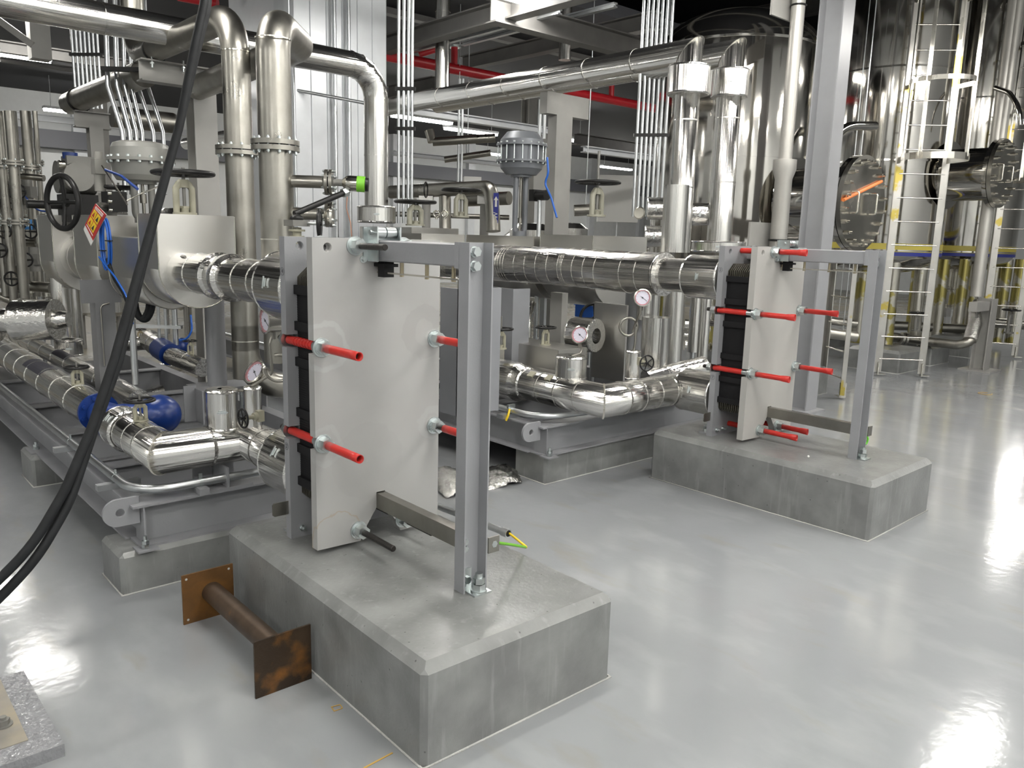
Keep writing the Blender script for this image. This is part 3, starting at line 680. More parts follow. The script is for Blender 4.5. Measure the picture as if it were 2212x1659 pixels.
# ================================================================== LEFT PIPE SKID
def skid(name, label, y0, y1, x_near, zt, zb, xs, conduit, lug_y, xfar=-6.2):
    t = thing('pipe_skid_frame', label, 'steel frame', (x_near-.1, (y0+y1)/2, zb), 'grey steel skid frames')
    # near cross beam: channel with a stiffener, flanges towards the viewer
    h = zt-zb
    c = MB(); c.box((x_near-.14, y0, zt-.010), (x_near, y1, zt)); c.box((x_near-.14, y0+.02, zb), (x_near+.01, y1, zb+.010)); c.box((x_near-.072, y0+.05, zb+.01), (x_near-.062, y1, zt-.01))
    c.build('cross_beam', 'paint', t)
    c = MB().box((x_near-.13, y0+.045, zb+.01), (x_near-.01, y0+.053, zt-.01)); c.build('end_stiffener', 'paint', t)
    for k, y in enumerate((y0, y1-.09)):
        c = MB(); xa, xb = xfar, x_near-.142
        c.box((xa, y, zt-.010), (xb, y+.085, zt)).box((xa, y, zb), (xb, y+.085, zb+.010)).box((xa, y+(.0 if k else .075), zb+.01), (xb, y+(.01 if k else .085), zt-.01)); c.build('long_beam', 'paint', t)
    for x in xs:
        c = MB().box((x-.05, y0+.087, zt-.010), (x+.05, y1-.092, zt)).box((x-.05, y0+.087, zb), (x+.05, y1-.092, zb+.01)).box((x-.004, y0+.087, zb+.01), (x+.004, y1-.092, zt-.01)); c.build('cross_member', 'paint', t)
    MB().box((xfar, y0+.09, zb-.006), (x_near-.145, y1-.095, zb)).build('shade_sheet', 'skidshade', t)  # added dark sheet: shade between the beams put into its colour
    # lifting lug
    zc = (zt+zb)/2+.075 if 0 else zb+.165; R = .062; poly = [(.05, -R)]+[(-.04-R*math.sin(a), -R*math.cos(a)) for a in [PI*k/16 for k in range(17)]]+[(.05, R)]
    m_ = MB(); xx = x_near-.062
    m_.prism(poly, (xx, lug_y, zc), EY, EZ, EX, .016); lo = m_.build('lifting_lug', 'paint', t)
    cut = MB().cyl((xx-.05, lug_y-.03, zc), (xx+.06, lug_y-.03, zc), .019, seg=24).build('cutter', 'paint')
    md = lo.modifiers.new('b', 'BOOLEAN'); cut.parent = None; md.object = cut; md.solver = 'EXACT'; md.operation = 'DIFFERENCE'
    bpy.context.view_layer.update(); me = bpy.data.meshes.new_from_object(lo.evaluated_get(bpy.context.evaluated_depsgraph_get())); lo.modifiers.clear(); lo.data = me; bpy.data.objects.remove(cut)
    for yy in (y0+.005,):
        a0 = V(x_near+.03, yy+.03, zb+.0); q = MB().box((a0.x-.05, a0.y-.04, zb), (a0.x+.035, a0.y+.05, zb+.008)); q.build('foot_plate', 'paint', t)
        q = MB().hexa(a0+EZ*.010, EZ, .017, .016); q.hexa(a0+EZ*.028, EZ, .017, .016, .4); q.cyl(a0, a0+EZ*.065, .008, seg=10); q.build('anchor_bolt', 'zinc', t)
    return t
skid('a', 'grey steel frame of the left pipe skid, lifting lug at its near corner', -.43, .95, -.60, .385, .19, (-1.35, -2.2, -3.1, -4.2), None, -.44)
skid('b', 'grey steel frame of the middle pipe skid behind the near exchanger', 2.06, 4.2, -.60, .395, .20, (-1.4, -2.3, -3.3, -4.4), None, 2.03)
t = thing('conduit_run', 'galvanised conduit curving round the near corner of the left skid', 'conduit', (-.7, -.4, .39), CB)
MB().tube([(-6.2, -.405, .435), (-.63, -.405, .435), (-.63, .28, .435), (-.63, 1.2, .438)], .020, .17, 8, 16).build('pipe', 'galv', t)
for x in (-1.75, -.93):
    MB().ring((x, -.405, .435), EX, .0165, .021, .016, 16).box((x-.008, -.409, .451), (x+.008, -.401, .475)).build('clamp', 'zinc', t)
    MB().box((x-.02, -.49, .386), (x+.02, -.30, .414)).build('strut', 'galv', t)
MB().ring((-.63, -.12, .435), EY, .0165, .021, .016, 16).box((-.634, -.128, .451), (-.626, -.112, .478)).build('clamp', 'zinc', t)
MB().box((-.655, -.145, .386), (-.575, -.10, .418)).build('strut', 'paint', t)
t = thing('conduit_run', 'galvanised conduit along the middle skid with a yellow cable tie', 'conduit', (-.7, 2.1, .39), CB)
MB().tube([(-6.2, 2.09, .445), (-.66, 2.09, .445), (-.60, 2.55, .445), (-.60, 3.3, .44)], .020, .2, 8, 16).build('pipe', 'galv', t)
MB().ring((-.95, 2.09, .445), EX, .0165, .021, .016, 16).box((-.96, 2.06, .461), (-.94, 2.12, .485)).build('clamp', 'zinc', t)
MB().tube([(-.93, 2.06, .46), (-.92, 2.04, .42), (-.93, 2.03, .385)], .008, .02, seg=8).build('cable_tie', 'yellow', t)
MB().box((-.99, 2.0, .396), (-.93, 2.2, .425)).build('strut', 'galv', t)
# --- lower line from the near exchanger: cover, elbows, long run
PZ = .585
cover((-.29, .15, PZ), EX, .145, .27, 'polished flange cover behind the near exchanger at its lower port', .06)
cover((-.29, .15, 1.365), EX, .145, .27, 'polished flange cover behind the near exchanger at its upper port', .06)
cover((-.31, 3.13, PZ), EX, .145, .29, 'polished flange cover with latch at the far exchanger lower port', .06)
cover((-.31, 3.13, 1.365), EX, .145, .29, 'polished flange cover with latch at the far exchanger upper port', .06)
t = thing('insulated_pipe', 'insulated pipe bending from the blue strainer to the near exchanger lower port', IP, (-.7, -.1, .49), 'insulated pipes')
MB().tube([(-1.16, -.26, PZ), (-.69, -.26, PZ), (-.69, .15, PZ), (-.29, .15, PZ)], .094, 0, 1, 32, seams=.22).build('cladding', 'clad', t)
tt = MB()   # crimped mitre bead of the elbow
for k in range(150):
    a = 2*PI*k/150; e = V(-.69, -.26, PZ)+V(math.cos(a)*.097*-1, math.cos(a)*.097, 0)*1.0+EZ*math.sin(a)*.097
    tt.obox(e, V(1, 1, 0), V(1, -1, 0), EZ, .010, .0025, .0025)
tt.build('crimped_bead', 'ladder', t)
t = thing('strainer', 'glossy dark blue cast strainer in the lower left pipe', 'strainer', (-1.75, -.2, .5))
mb = MB(); c0 = V(-1.55, -.26, PZ)
mb.cyl((-1.74, -.26, PZ), (-1.715, -.26, PZ), .105, seg=32).cyl((-1.36, -.26, PZ), (-1.335, -.26, PZ), .105, seg=32)
mb.lathe([(.06, -.19), (.075, -.1), (.085, 0), (.075, .1), (.06, .19)], c0, EX, 24); mb.build('body', 'blue', t)
mb = MB().sphere(c0+V(.13, .22, .015), .115, (1, 1, .95), 28); mb.cyl(c0+V(.02, 0, 0), c0+V(.1, .17, .01), .075, seg=20); mb.build('bowl', 'blue', t)
for k in range(8):
    a = 2*PI*k/8+.3
    for x in (-1.715, -1.347):
        MB().hexa((x, -.26+.086*math.cos(a), PZ+.086*math.sin(a)), EX, .011, .018).build('bolt', 'blue', t)
cover((-1.33, -.26, PZ), EX, .105, .16, 'dented cladding collar at the near end of the blue strainer', .06, latches=1)
pipe('insulated_pipe', 'long insulated pipe running back along the left edge of the left skid', IP, [(-6.6, -.26, PZ), (-1.76, -.26, PZ)], .094, 'clad', 'insulated pipes', seams=.35)
def label_on(px, py, L, rr, z, y, nm='pipe_label', lab='dark blue label with white print on the insulated pipe'):
    p = to_px(V(0, y, z+rr), EX, px); mb = MB()
    s = []
    for a in [-.9+.18*k for k in range(8)]: s.append((y+(rr+.002)*math.sin(a), z+(rr+.002)*math.cos(a)))
    mb.prism(s+[(y+(rr-.004)*math.sin(a), z+(rr-.004)*math.cos(a)) for a in [-.9+.18*k for k in range(7, -1, -1)]], (p.x-L/2, 0, 0), EY, EZ, EX, L)
    t = tag(mb.build(nm, 'ink'), lab, 'label')
    for k in range(3): 
        o = MB().obox(V(p.x-L*.3+L*.3*k, y-.3*rr, z+rr*.965), EX, V(0, math.cos(.3), math.sin(.3)), V(0, -math.sin(.3), math.cos(.3)), L*.16, rr*.5, .002).build('printed_block', 'dial', t) if 0 else None
label_on(92, 775, .5, .094, PZ, -.26, lab='dark label wrapped on the long insulated pipe at the left')
pipe('insulated_pipe', 'thinner insulated pipe just behind the long left one', IP, [(-6.6, .02, PZ), (-1.95, .02, PZ)], .062, 'clad', 'insulated pipes', seams=.4)
label_on(140, 800, .4, .062, PZ, .02, lab='dark label wrapped on the thinner insulated pipe')
# vertical stubs carrying the instruments (left skid)
cover((-.69, .02, PZ+.07), EZ, .072, .20, 'polished cover drum under the dial thermometer, left skid', .02, latches=1)
cover((-.62, .14, PZ+.06), EZ, .042, .22, 'slim polished cover under the pressure gauge, left skid', .012, latches=0)
g = at(572, 693, d=3.75); bb = V(-.62, .14, PZ+.28)
gauge(g, V(.0, -1, .0), .058, .08, 'pressure gauge seen from the side beside the near exchanger', [g+V(0, .02, -.11), g+V(0, .03, -.25), bb])
sc = at(603, 795, d=3.72); solo(MB().torus(sc, V(.9, -.5, 0), .062, .0085, 40, 10, .8), 'siphon_coil', 'brush', 'pale siphon tube coil behind the near exchanger edge', 'siphon coil', 'siphon coils')
g = at(549, 803, d=3.85); gauge(g, V(.15, -.8, .55), .058, .02, 'tilted dial thermometer above the left cover drum', [g+V(.02, .02, -.10), V(-.69, .02, PZ+.27)])
def small_valve(c, ax, R, label, m='cream'):
    c, ax = Vector(c), Vector(ax).normalized(); t = thing('needle_valve', label, 'valve', c, 'small instrument valves')
    MB().cyl(c, c+ax*.02, .018, seg=14).cyl(c+ax*.02, c+ax*.06, .010, seg=12).obox(c-ax*.012, ax, EZ, ax.cross(EZ), .03, .05, .03).build('body', m, t)
    wheel(MB(), c+ax*.07, ax, R, .005, 5).build('handwheel', 'black', t); return t
small_valve(at(556, 899, d=3.62), V(.1, -1, 0), .042, 'small black handwheel valve in front of the left cover drum')
# yoke valves on the lower pipes
p = to_px(V(0, -.26, PZ+.094), EX, 168); yoke_valve(p, .10, .062, 'small gate valve with black handwheel on the long left pipe', .007, .03)
p = to_px(V(0, -.26, PZ+.094), EX, 304); yoke_valve(p, .10, .066, 'small gate valve with rusty stem beside the blue strainer', .007, .03)
# second lower line behind
pipe('insulated_pipe', 'insulated pipe with reducer behind the blue strainer', IP, [at(250, 865, y=.55), at(440, 838, y=1.15)], .085, 'clad', 'insulated pipes', seams=.3)
pipe('insulated_pipe', 'insulated pipe passing behind the grey pipe stand', IP, [at(190, 812, y=.9), at(445, 785, y=1.9)], .06, 'clad', 'insulated pipes', seams=.5)
cover(at(372, 845, y=1.0), V(.45, .9, -.02), .10, .30, 'wide cladding cover left of the round pipe stand', .05, latches=1)
pipe('insulated_pipe', 'short insulated pipe at a bronze valve behind the left skid', IP, [at(240, 745, d=6.6), at(352, 738, d=6.6)], .06, 'clad', 'insulated pipes', seams=.3)
pipe('insulated_pipe', 'slanting insulated pipe left of the dark strainer', IP, [at(325, 735, d=6.5), at(362, 762, d=6.2)], .085, 'clad', 'insulated pipes', seams=.2)
t = thing('strainer', 'dark blue strainer between two insulated pipes further back', 'strainer', at(365, 765, d=6.2))
MB().cyl(at(346, 752, d=6.25), at(368, 766, d=6.1), .085, seg=24).build('body', 'blue', t); MB().sphere(at(392, 748, d=6.4), .07).build('bowl', 'blue', t)
pipe('insulated_pipe', 'short bright insulated pipe right of the dark strainer', IP, [at(370, 768, d=6.1), at(440, 795, d=5.9)], .068, 'clad', 'insulated pipes', seams=.2)
yoke_valve(at(412, 765, d=6.0), .10, .05, 'small gate valve on the bright insulated pipe further back', .004, .022)
yoke_valve(at(304, 735, d=6.6), .09, .045, 'bronze gate valve between the hoses and the conduits', .004, .022, m='brass')
# supports: box pedestal, round stand
t = thing('pipe_stand', 'dark grey flat steel pedestal with a wide head, left skid', 'support', (-2.5, .1, .385), 'grey pipe supports')
x_ = -2.45; ha, hb, pa, pb = at(176, 640, x=x_).y, at(262, 640, x=x_).y, at(210, 720, x=x_).y, at(252, 720, x=x_).y
zh_, zm_ = at(176, 605, x=x_).z, at(200, 655, x=x_).z
MB().box((x_-.02, ha, zm_), (x_, hb, zh_)).build('head_plate', 'darkpaint2', t)
MB().box((x_-.13, pa, .385), (x_-.0, pb, zm_)).build('post', 'darkpaint2', t)
MB().tube([at(236, 655, x=x_+.015), at(217, 660, x=x_+.015), at(226, 790, x=x_+.015)], .005, .03, seg=8).build('drain_tube', 'brush', t)
t = thing('pipe_stand', 'round grey pipe stand under the upper left pipe', 'support', (-1.3, .55, .385), 'grey pipe supports')
c0 = at(470, 838, z=.56); 
MB().cyl((c0.x, c0.y, .58), (c0.x, c0.y, 1.27), .062, seg=32).build('post', 'paint', t)
MB().box((c0.x-.13, c0.y-.16, .565), (c0.x+.13, c0.y+.22, .58)).build('base_plate', 'paint', t)
for dx, dy in ((-.09, -.1), (.09, -.1), (-.09, .12), (.09, .12)):
    MB().cyl((c0.x+dx, c0.y+dy, .385), (c0.x+dx, c0.y+dy, .565), .010, seg=10).build('threaded_leg', 'zinc', t)
t = thing('pipe_stand', 'grey U shaped steel saddle in front of the round stand', 'support', at(425, 905, z=.39), 'grey pipe supports')
a = at(400, 912, z=.39); MB().box((a.x-.01, a.y, .39), (a.x, a.y+.08, .62)).box((a.x-.01, a.y+.07, .39), (a.x+.12, a.y+.08, .60)).build('plate', 'paint', t)
MB().box((a.x-.3, a.y+.5, .39), (a.x-.29, a.y+.62, .62)).box((a.x-.3, a.y+.61, .39), (a.x-.15, a.y+.62, .6)).build('plate', 'paint', t)
t = thing('pipe_saddle', 'grey steel saddle under the lower elbow, left skid', 'support', (-.8, -.1, .385), 'grey pipe supports')
MB().box((-.79, -.12, .385), (-.60, .12, .395)).box((-.79, -.1, .395), (-.78, .1, .50)).box((-.78, -.005, .395), (-.6, .005, .49)).build('plate', 'paint', t)
# --- upper line of the left skid
t = thing('insulated_pipe', 'insulated pipe from the near exchanger upper port to the valve box', IP, (-.9, .15, 1.27), 'insulated pipes')
MB().tube([(-.80, .15, 1.365), (-.29, .15, 1.365)], .098, seg=36, seams=.19).build('cladding', 'clad', t)
MB().lathe([(.098, -1.02), (.118, -1.0), (.118, -.97), (.104, -.95), (.104, -.90), (.116, -.86), (.116, -.82), (.098, -.80)], (0, .15, 1.365), EX, 36).build('collar', 'clad', t)
MB().tube([(-1.45, .15, 1.365), (-1.0, .15, 1.365)], .104, seg=36, seams=.25).build('cladding', 'clad', t)
for x in (-.62, -1.3): MB().obox(V(x, .15, 1.365)+V(0, -.6, .8).normalized()*.108, EX, V(0, .8, .6), V(0, -.6, .8), .05, .012, .008).build('latch', 'cast', t)
dbox(-1.76, -1.45, .01, .43, 1.665, 1.165, 'largest sheet metal valve box at the left, insulated pipe leaving its face')
dbox(-2.40, -1.80, .02, .36, 1.53, 1.13, 'lower sheet metal box behind the blue tubing coil')
dbox(-2.38, -1.83, .24, .44, 1.645, 1.4, 'plain metal box end behind the coil of blue tubing')
dbox(-3.10, -2.55, .0, .42, 1.66, 1.13, 'sheet metal box behind the hanging warning tag')
dbox(-4.15, -3.70, .0, .45, 1.66, 1.10, 'leftmost sheet metal insulation box')
pipe('insulated_pipe', 'short insulated pipe between the two leftmost metal boxes', IP, [(-3.7, .21, 1.36), (-3.1, .21, 1.36)], .17, 'cladbox', 'insulated pipes', seams=.3)
pipe('insulated_pipe', 'hidden short insulated pipe between the tag box and the coil box', IP, [(-2.55, .2, 1.36), (-2.4, .2, 1.36)], .12, 'cladbox', 'insulated pipes')
yoke_valve((-1.62, .22, 1.668), .225, .155, 'gate valve with wide black handwheel on the largest left box', .014, .055, m='cream')
yoke_valve((-2.60+.0, .16, 1.668), .17, .10, 'black flat handwheel valve between the two actuators', .012, .04, m='cast')
# pneumatic diaphragm actuator
def actuator(c, R, H, label, zbase, m='cast', col=True, double=False):
    c = Vector(c); t = thing('diaphragm_actuator', label, 'actuator', (c.x, c.y, zbase), 'pneumatic valve actuators')
    # c = centre of the rim joint
    if not double: prof = [(R*.15, -H*.62), (R*.74, -H*.60), (R*.83, -H*.45), (R*.88, -H*.02), (R*.90, 0), (R*.88, .02), (R*.86, H*.35), (R*.80, H*.48), (R*.62, H*.54), (.001, H*.56)]
    else: prof = [(R*.15, -H*.5), (R*.6, -H*.48), (R*.82, -H*.34), (R*.88, -H*.18), (R*.80, -H*.17), (R*.80, H*.17), (R*.88, H*.18), (R*.84, H*.30), (R*.6, H*.47), (.001, H*.5)]
    MB().lathe(prof, c, EZ, 48, cap=False).build('diaphragm_case', m, t)
    for zz in ((0,) if not double else (-H*.18, H*.18)):
        MB().cyl(c+EZ*(zz-.009), c+EZ*(zz+.009), R, seg=48).build('rim', m, t)
    nb = 18
    for k in range(nb):
        a = 2*PI*k/nb; p = c+V(math.cos(a), math.sin(a), 0)*R*.94
        b = MB()
        if double: b.cyl(p-EZ*H*.22, p+EZ*H*.22, .006, seg=8); 
        for s in ((-1, 1) if not double else (-1.0, 1.0)):
            z_ = (.010 if s > 0 else -.022)+(H*.18*s if double else 0); b.hexa(p+EZ*z_, EZ, .010, .012)
        b.build('bolt', 'zinc', t)
    zb = c.z-H*(.6 if not double else .48)
    y = MB(); wy = R*.26
    for s in (-1, 1): y.tube([(c.x, c.y+s*wy, zb), (c.x, c.y+s*wy, zbase+wy*.9), (c.x, c.y+s*wy*.4, zbase+.02)], wy*.42, wy, seg=12)
    y.cyl((c.x, c.y, zb-.02), (c.x, c.y, zb+.02), R*.42, seg=24).cyl((c.x, c.y, zbase), (c.x, c.y, zbase+.05), wy*1.1, seg=20); y.build('yoke', m, t)
    MB().cyl((c.x, c.y, zbase), (c.x, c.y, zb), .010, seg=12).cyl((c.x, c.y, zbase+.12), (c.x, c.y, zbase+.17), .02, seg=12).build('stem', 'brush', t)
    return t
ca = at(305, 347, y=.22); actuator(ca, .195, .20, 'grey mushroom shaped diaphragm actuator over the left skid', 1.62, 'castgrey')
# black positioner, tubing, tag on the left actuator
pc = at(247, 436, y=.02)
t = thing('valve_positioner', 'black valve positioner below the left diaphragm actuator', 'positioner', pc)
MB().obox(pc, EX, EY, EZ, .15, .10, .115).bevel(.012).build('housing', 'black', t)
MB().obox(pc+V(-.10, -.01, -.015), EX, EY, EZ, .07, .08, .13).bevel(.02).build('terminal_box', 'castlight', t)
MB().cyl(pc+V(.02, -.05, -.03), pc+V(.04, -.10, -.03), .022, seg=20).build('gauge_port', 'brush', t)
for q in (.045, -.05, .0): MB().cyl(pc+V(.09, -.04, q), pc+V(.09, -.058, q), .010, seg=14).build('fitting', 'ladder', t)
solo(MB().tube([at(220, 358, y=-.03), at(248, 400, y=-.04), at(275, 442, y=-.04)], .0045, seg=8), 'air_line', 'ladder', 'thin bright air line slanting down to the black positioner', 'tube', 'air lines')
solo(MB().tube([at(345, 402, y=.1), at(300, 420, y=.02), at(274, 434, y=-.04)], .0045, seg=8), 'air_line', 'ladder', 'thin bright air line rising right from the black positioner', 'tube', 'air lines')
solo(MB().tube([at(228, 367, y=-.04), at(262, 380, y=-.05), at(297, 408, y=-.02)], .008, .1, seg=8), 'air_tube', 'bluetubed', 'dark blue air tube left of the left diaphragm actuator', 'tube', 'blue air tubes')
t = thing('air_filter_regulator', 'small pale air regulator beside the left actuator', 'regulator', at(215, 385, y=.1))
rc = at(214, 360, y=.05); MB().obox(rc, EX, EY, EZ, .09, .07, .09).build('body', 'castlight', t); MB().cyl(rc+EZ*-.15, rc+EZ*-.045, .033, seg=18).build('bowl', 'castlight', t); MB().cyl(rc+EZ*.045, rc+EZ*.09, .025, seg=16).build('bonnet', 'castlight', t)
# blue coil and tag
cc = at(232, 527, y=-.05); t = thing('tubing_coil', 'coil of bright blue air tubing hanging on the metal boxes', 'tubing coil', cc)
for k, (rx, rz) in enumerate(((.075, .145), (.068, .135), (.080, .15))):
    pts = [cc+V(math.cos(a)*rx, -.008*k, math.sin(a)*rz) for a in [2*PI*i/30 for i in range(30)]]
    MB().tube(pts, .006, seg=8, closed=True).build('tube_loop', 'bluetube', t)
MB().obox(cc+V(.07, -.01, .02), EX, EY, EZ, .05, .03, .006).build('cable_tie', 'black', t); MB().obox(cc+V(-.07, -.01, -.04), EX, EY, EZ, .05, .03, .006).build('cable_tie', 'black', t)
solo(MB().tube([at(232, 560, y=-.06), at(246, 600, y=-.06), at(272, 640, y=-.05), at(283, 690, y=-.05)], .011, .2, seg=10), 'air_tube', 'cable', 'black sheathed tube hanging down from the blue coil', 'tube', 'hanging tubes')
solo(MB().tube([at(214, 555, y=-.07), at(250, 600, y=-.07), at(277, 645, y=-.06), at(287, 700, y=-.06)], .0055, .2, seg=8), 'air_tube', 'bluetube', 'bright blue tube hanging down from the coil', 'tube', 'blue air tubes')
tg = [at(*p, y=-.09) for p in ((207, 440), (230, 464), (196, 531), (180, 495))]
t = thing('warning_tag', 'tilted red and yellow warning tag hanging at the left actuator', 'sign', at(205, 485, y=-.09))
def quad(parent, pts, m, off, nm):
    mb = MB(); a = [mb.b.verts.new(Vector(p)+V(0, -off, 0)) for p in pts]; b = [mb.b.verts.new(Vector(p)+V(0, -off+.002, 0)) for p in pts]
    n = len(a); mb.face(a); mb.face(b[::-1])
    for k in range(n): mb.face([a[k], a[(k+1) % n], b[(k+1) % n], b[k]])
    return mb.build(nm, m, parent)
def bl(u, v): return (tg[0]*(1-u)+tg[1]*u)*(1-v)+(tg[3]*(1-u)+tg[2]*u)*v
cd_ = quad(t, [bl(0, 0), bl(1, 0), bl(1, 1), bl(0, 1)], 'white', 0, 'card')
quad(t, [bl(0, 0), bl(1, 0), bl(1, .82), bl(0, .82)], 'signred', .003, 'red_band')
for (u0, u1, v0, v1) in ((.12, .43, .16, .40), (.48, .80, .16, .40), (.12, .43, .44, .68), (.48, .80, .44, .68)):
    q_ = quad(t, [bl(u0, v0), bl(u1, v0), bl(u1, v1), bl(u0, v1)], 'signyellow', .005, 'yellow_panel')
    um, vm, du, dv = (u0+u1)/2, (v0+v1)/2, (u1-u0)*.28, (v1-v0)*.28
    quad(q_, [bl(um, vm-dv), bl(um+du, vm+dv), bl(um-du, vm+dv)], 'signred' if u0 < .3 else 'ink', .007, 'pictogram')
for k in range(3): quad(t, [bl(.12, .04+.035*k), bl(.85, .04+.035*k), bl(.85, .055+.035*k), bl(.12, .055+.035*k)], 'white', .005, 'text_line')
quad(t, [bl(.12, .73), bl(.85, .73), bl(.85, .75), bl(.12, .75)], 'white', .005, 'text_line')
# electric actuator on the leftmost boxes
ea = at(172, 385, y=.2)
t = thing('electric_actuator', 'dark grey electric valve actuator with vertical black handwheel, far left', 'actuator', ea-EZ*.35)
MB().cyl(ea+V(-.02, -.15, 0), ea+V(-.02, .10, 0), .115, seg=28).cyl(ea+V(.08, -.05, .0), ea+V(.20, -.05, .0), .10, seg=28).obox(ea+V(.02, 0, .1), EX, EY, EZ, .16, .2, .1).bevel(.02).build('housing', 'cast', t)
MB().cyl(ea+V(.03, -.06, .13), ea+V(.03, -.06, .175), .05, seg=20).build('indicator', 'blue', t)
MB().cyl(ea+V(.16, -.13, .08), ea+V(.16, -.17, .08), .028, seg=16).build('conduit_gland', 'ladder', t)
MB().obox(ea+V(0, 0, -.22), EX, EY, EZ, .26, .26, .20).cyl(ea+V(-.02, -.1, -.2), ea+V(-.02, -.35, -.2), .03, seg=14).build('gearbox', 'black', t)
MB().cyl(ea+EZ*-.38, ea+EZ*-.3, .09, seg=20).build('mounting_neck', 'cast', t)
hw = at(135, 437, y=-.12); wheel(MB(), hw, V(.35, -1, 0), .165, .018, 4, .02).build('handwheel', 'black', t)

for px_, xx in ((75, -2.52),):
    t = thing('anchor_plate', 'small plate with anchor nuts on the rear left plinth', 'base plate', (xx-.08, -.44, .19)); MB().box((xx-.2, -.455, .19), (xx-.02, -.36, .198)).build('plate', 'paint', t)
    q = MB().hexa((xx-.11, -.41, .198), EZ, .018, .018).hexa((xx-.11, -.41, .218), EZ, .018, .016, .4).cyl((xx-.11, -.41, .198), (xx-.11, -.41, .25), .009); q.build('anchor_bolt', 'zinc', t)
# ================================================================== MIDDLE SKID (behind the near exchanger)
t = thing('insulated_pipe', 'fat insulated pipe elbow leading to the far exchanger lower port', IP, (-.4, 2.7, .47), 'insulated pipes')
MB().tube([(-1.05, 2.33, PZ), (-.34, 2.33, PZ), (-.34, 3.13, PZ), (-.31, 3.13, PZ)], .108, 0, 1, 36, seams=.2).build('cladding', 'clad', t)
tt = MB()
for k in range(150):
    a = 2*PI*k/150; e = V(-.34, 2.33, PZ)+V(math.cos(a)*-.111, math.cos(a)*.111, 0)+EZ*math.sin(a)*.111
    tt.obox(e, V(1, 1, 0), V(1, -1, 0), EZ, .010, .0025, .0025)
tt.build('crimped_bead', 'ladder', t)
MB().lathe([(.085, -1.48), (.085, -1.40), (.135, -1.385), (.138, -1.375), (.138, -1.13), (.135, -1.12), (.118, -1.06), (.118, -1.05), (.108, -1.04)], (0, 2.33, PZ), EX, 36).build('reducer', 'clad', t)
for x in (-.95, -.78): MB().obox(V(x, 2.33, PZ)+V(0, -.55, .83).normalized()*.111, EX, V(0, .83, .55), V(0, -.55, .83), .05, .05, .005).build('inspection_patch', 'cream', t)
dbox(-1.82, -1.47, 2.16, 2.47, .80, .43, 'low sheet metal valve box right of the near exchanger column')
dbox(-1.75, -1.05, 2.62, 2.92, .80, .50, 'low sheet metal box behind the one by the near column')
yoke_valve(to_px(V(0, 2.3, .803), EX, 1082), .145, .082, 'gate valve with black handwheel beside the near exchanger column', .008, .036, stem=.09)
yoke_valve(to_px(V(0, 2.75, .803), EX, 1178), .13, .075, 'gate valve with black handwheel on the rear low box', .008, .034, stem=.01)
c = at(1233, 808, y=2.38); cover((c.x, 2.38, PZ+.09), EZ, .105, .155, 'round polished cover drum under the red rimmed thermometer', .02, latches=1, group='insulated flange covers')
c2 = at(1366, 800, y=2.75); cover((c2.x, 2.75, PZ+.08), EZ, .05, .20, 'slim polished cover under the siphon coil', .012, latches=0)
g = at(1252, 723, d=5.35); gauge(g, V(.35, -.9, .30), .058, .022, 'thermometer with red rim tilted over the round cover drum', [g+V(0, .05, -.12), V(c.x, 2.38, PZ+.24)])
g = at(1388, 643, d=5.2); gb = V(c2.x, 2.75, PZ+.27)
gauge(g, V(.75, -.62, .05), .054, .055, 'pressure gauge facing the viewer above the siphon coil', [g+V(-.03, .02, -.10), at(1372, 700, y=2.75), at(1366, 718, y=2.75)], group='dial gauges')
sc = at(1358, 706, y=2.75); solo(MB().torus(sc, V(.75, -.66, 0), .060, .0085, 40, 10).tube([at(1374, 706, y=2.75), at(1372, 740, y=2.75), gb], .0085, .02, seg=10), 'siphon_coil', 'brush', 'ring shaped siphon tube below the clear pressure gauge', 'siphon coil', 'siphon coils')
small_valve(at(1385, 781, d=5.2), V(1, -.35, 0), .05, 'small black handwheel valve beside the slim cover, middle skid')
# upper line from the far exchanger
t = thing('insulated_pipe', 'big insulated pipe with many rolled seams running left from the far exchanger', IP, (-1.5, 3.13, 1.25), 'insulated pipes')
MB().tube([(-.55, 3.13, 1.365), (-.31, 3.13, 1.365)], .115, seg=36).build('cladding', 'clad', t)
MB().lathe([(.115, -.56), (.15, -.555), (.153, -.545), (.153, -.535), (.115, -.53)], (0, 3.13, 1.365), EX, 40).build('end_disc', 'clad', t)
MB().tube([(-.98, 3.13, 1.365), (-.56, 3.13, 1.365)], .15, seg=40, seams=.19).build('cladding', 'clad', t)
MB().tube([(-5.5, 3.02, 1.375), (-2.05, 3.02, 1.375), (-1.45, 3.12, 1.375), (-.98, 3.13, 1.365)], .147, .4, 3, 40, seams=.13).build('cladding', 'clad', t)
dbox(-2.12, -1.5, 3.42, 4.1, 1.62, 1.02, 'large sheet metal box behind the seamed pipe, under the tallest handwheel')
dbox(-3.15, -2.2, 3.42, 3.95, 1.60, 1.05, 'long sheet metal box under the grey double rimmed actuator')
dbox(-3.5, -2.9, 2.72, 3.2, 1.60, 1.2, 'sheet metal box just behind the near exchanger beam')
dbox(-4.9, -3.9, 3.3, 3.9, 1.66, 1.2, 'sheet metal box left of the long one, two lifting eyes on its lid')
yoke_valve(at(897, 485, d=6.9)+V(0, 0, -.01), .20, .17, 'gate valve with black handwheel standing nearest the near exchanger beam', .014, .072, m='yokedull')
yoke_valve(at(995, 470, d=7.6), .255, .175, 'tall gate valve with black handwheel left of the grey actuator', .014, .07, m='yokedull')
yoke_valve(at(1288, 468, y=3.76), .285, .185, 'tallest gate valve, dark blue handwheel, screw standing above it', .014, .07, stem=.26, m='yokedull')
ca = at(1127, 332, y=3.7); actuator((ca.x, ca.y, ca.z), .235, .40, 'grey diaphragm actuator with two bolted rims beside the pale column', 1.60, 'castblue', double=True)
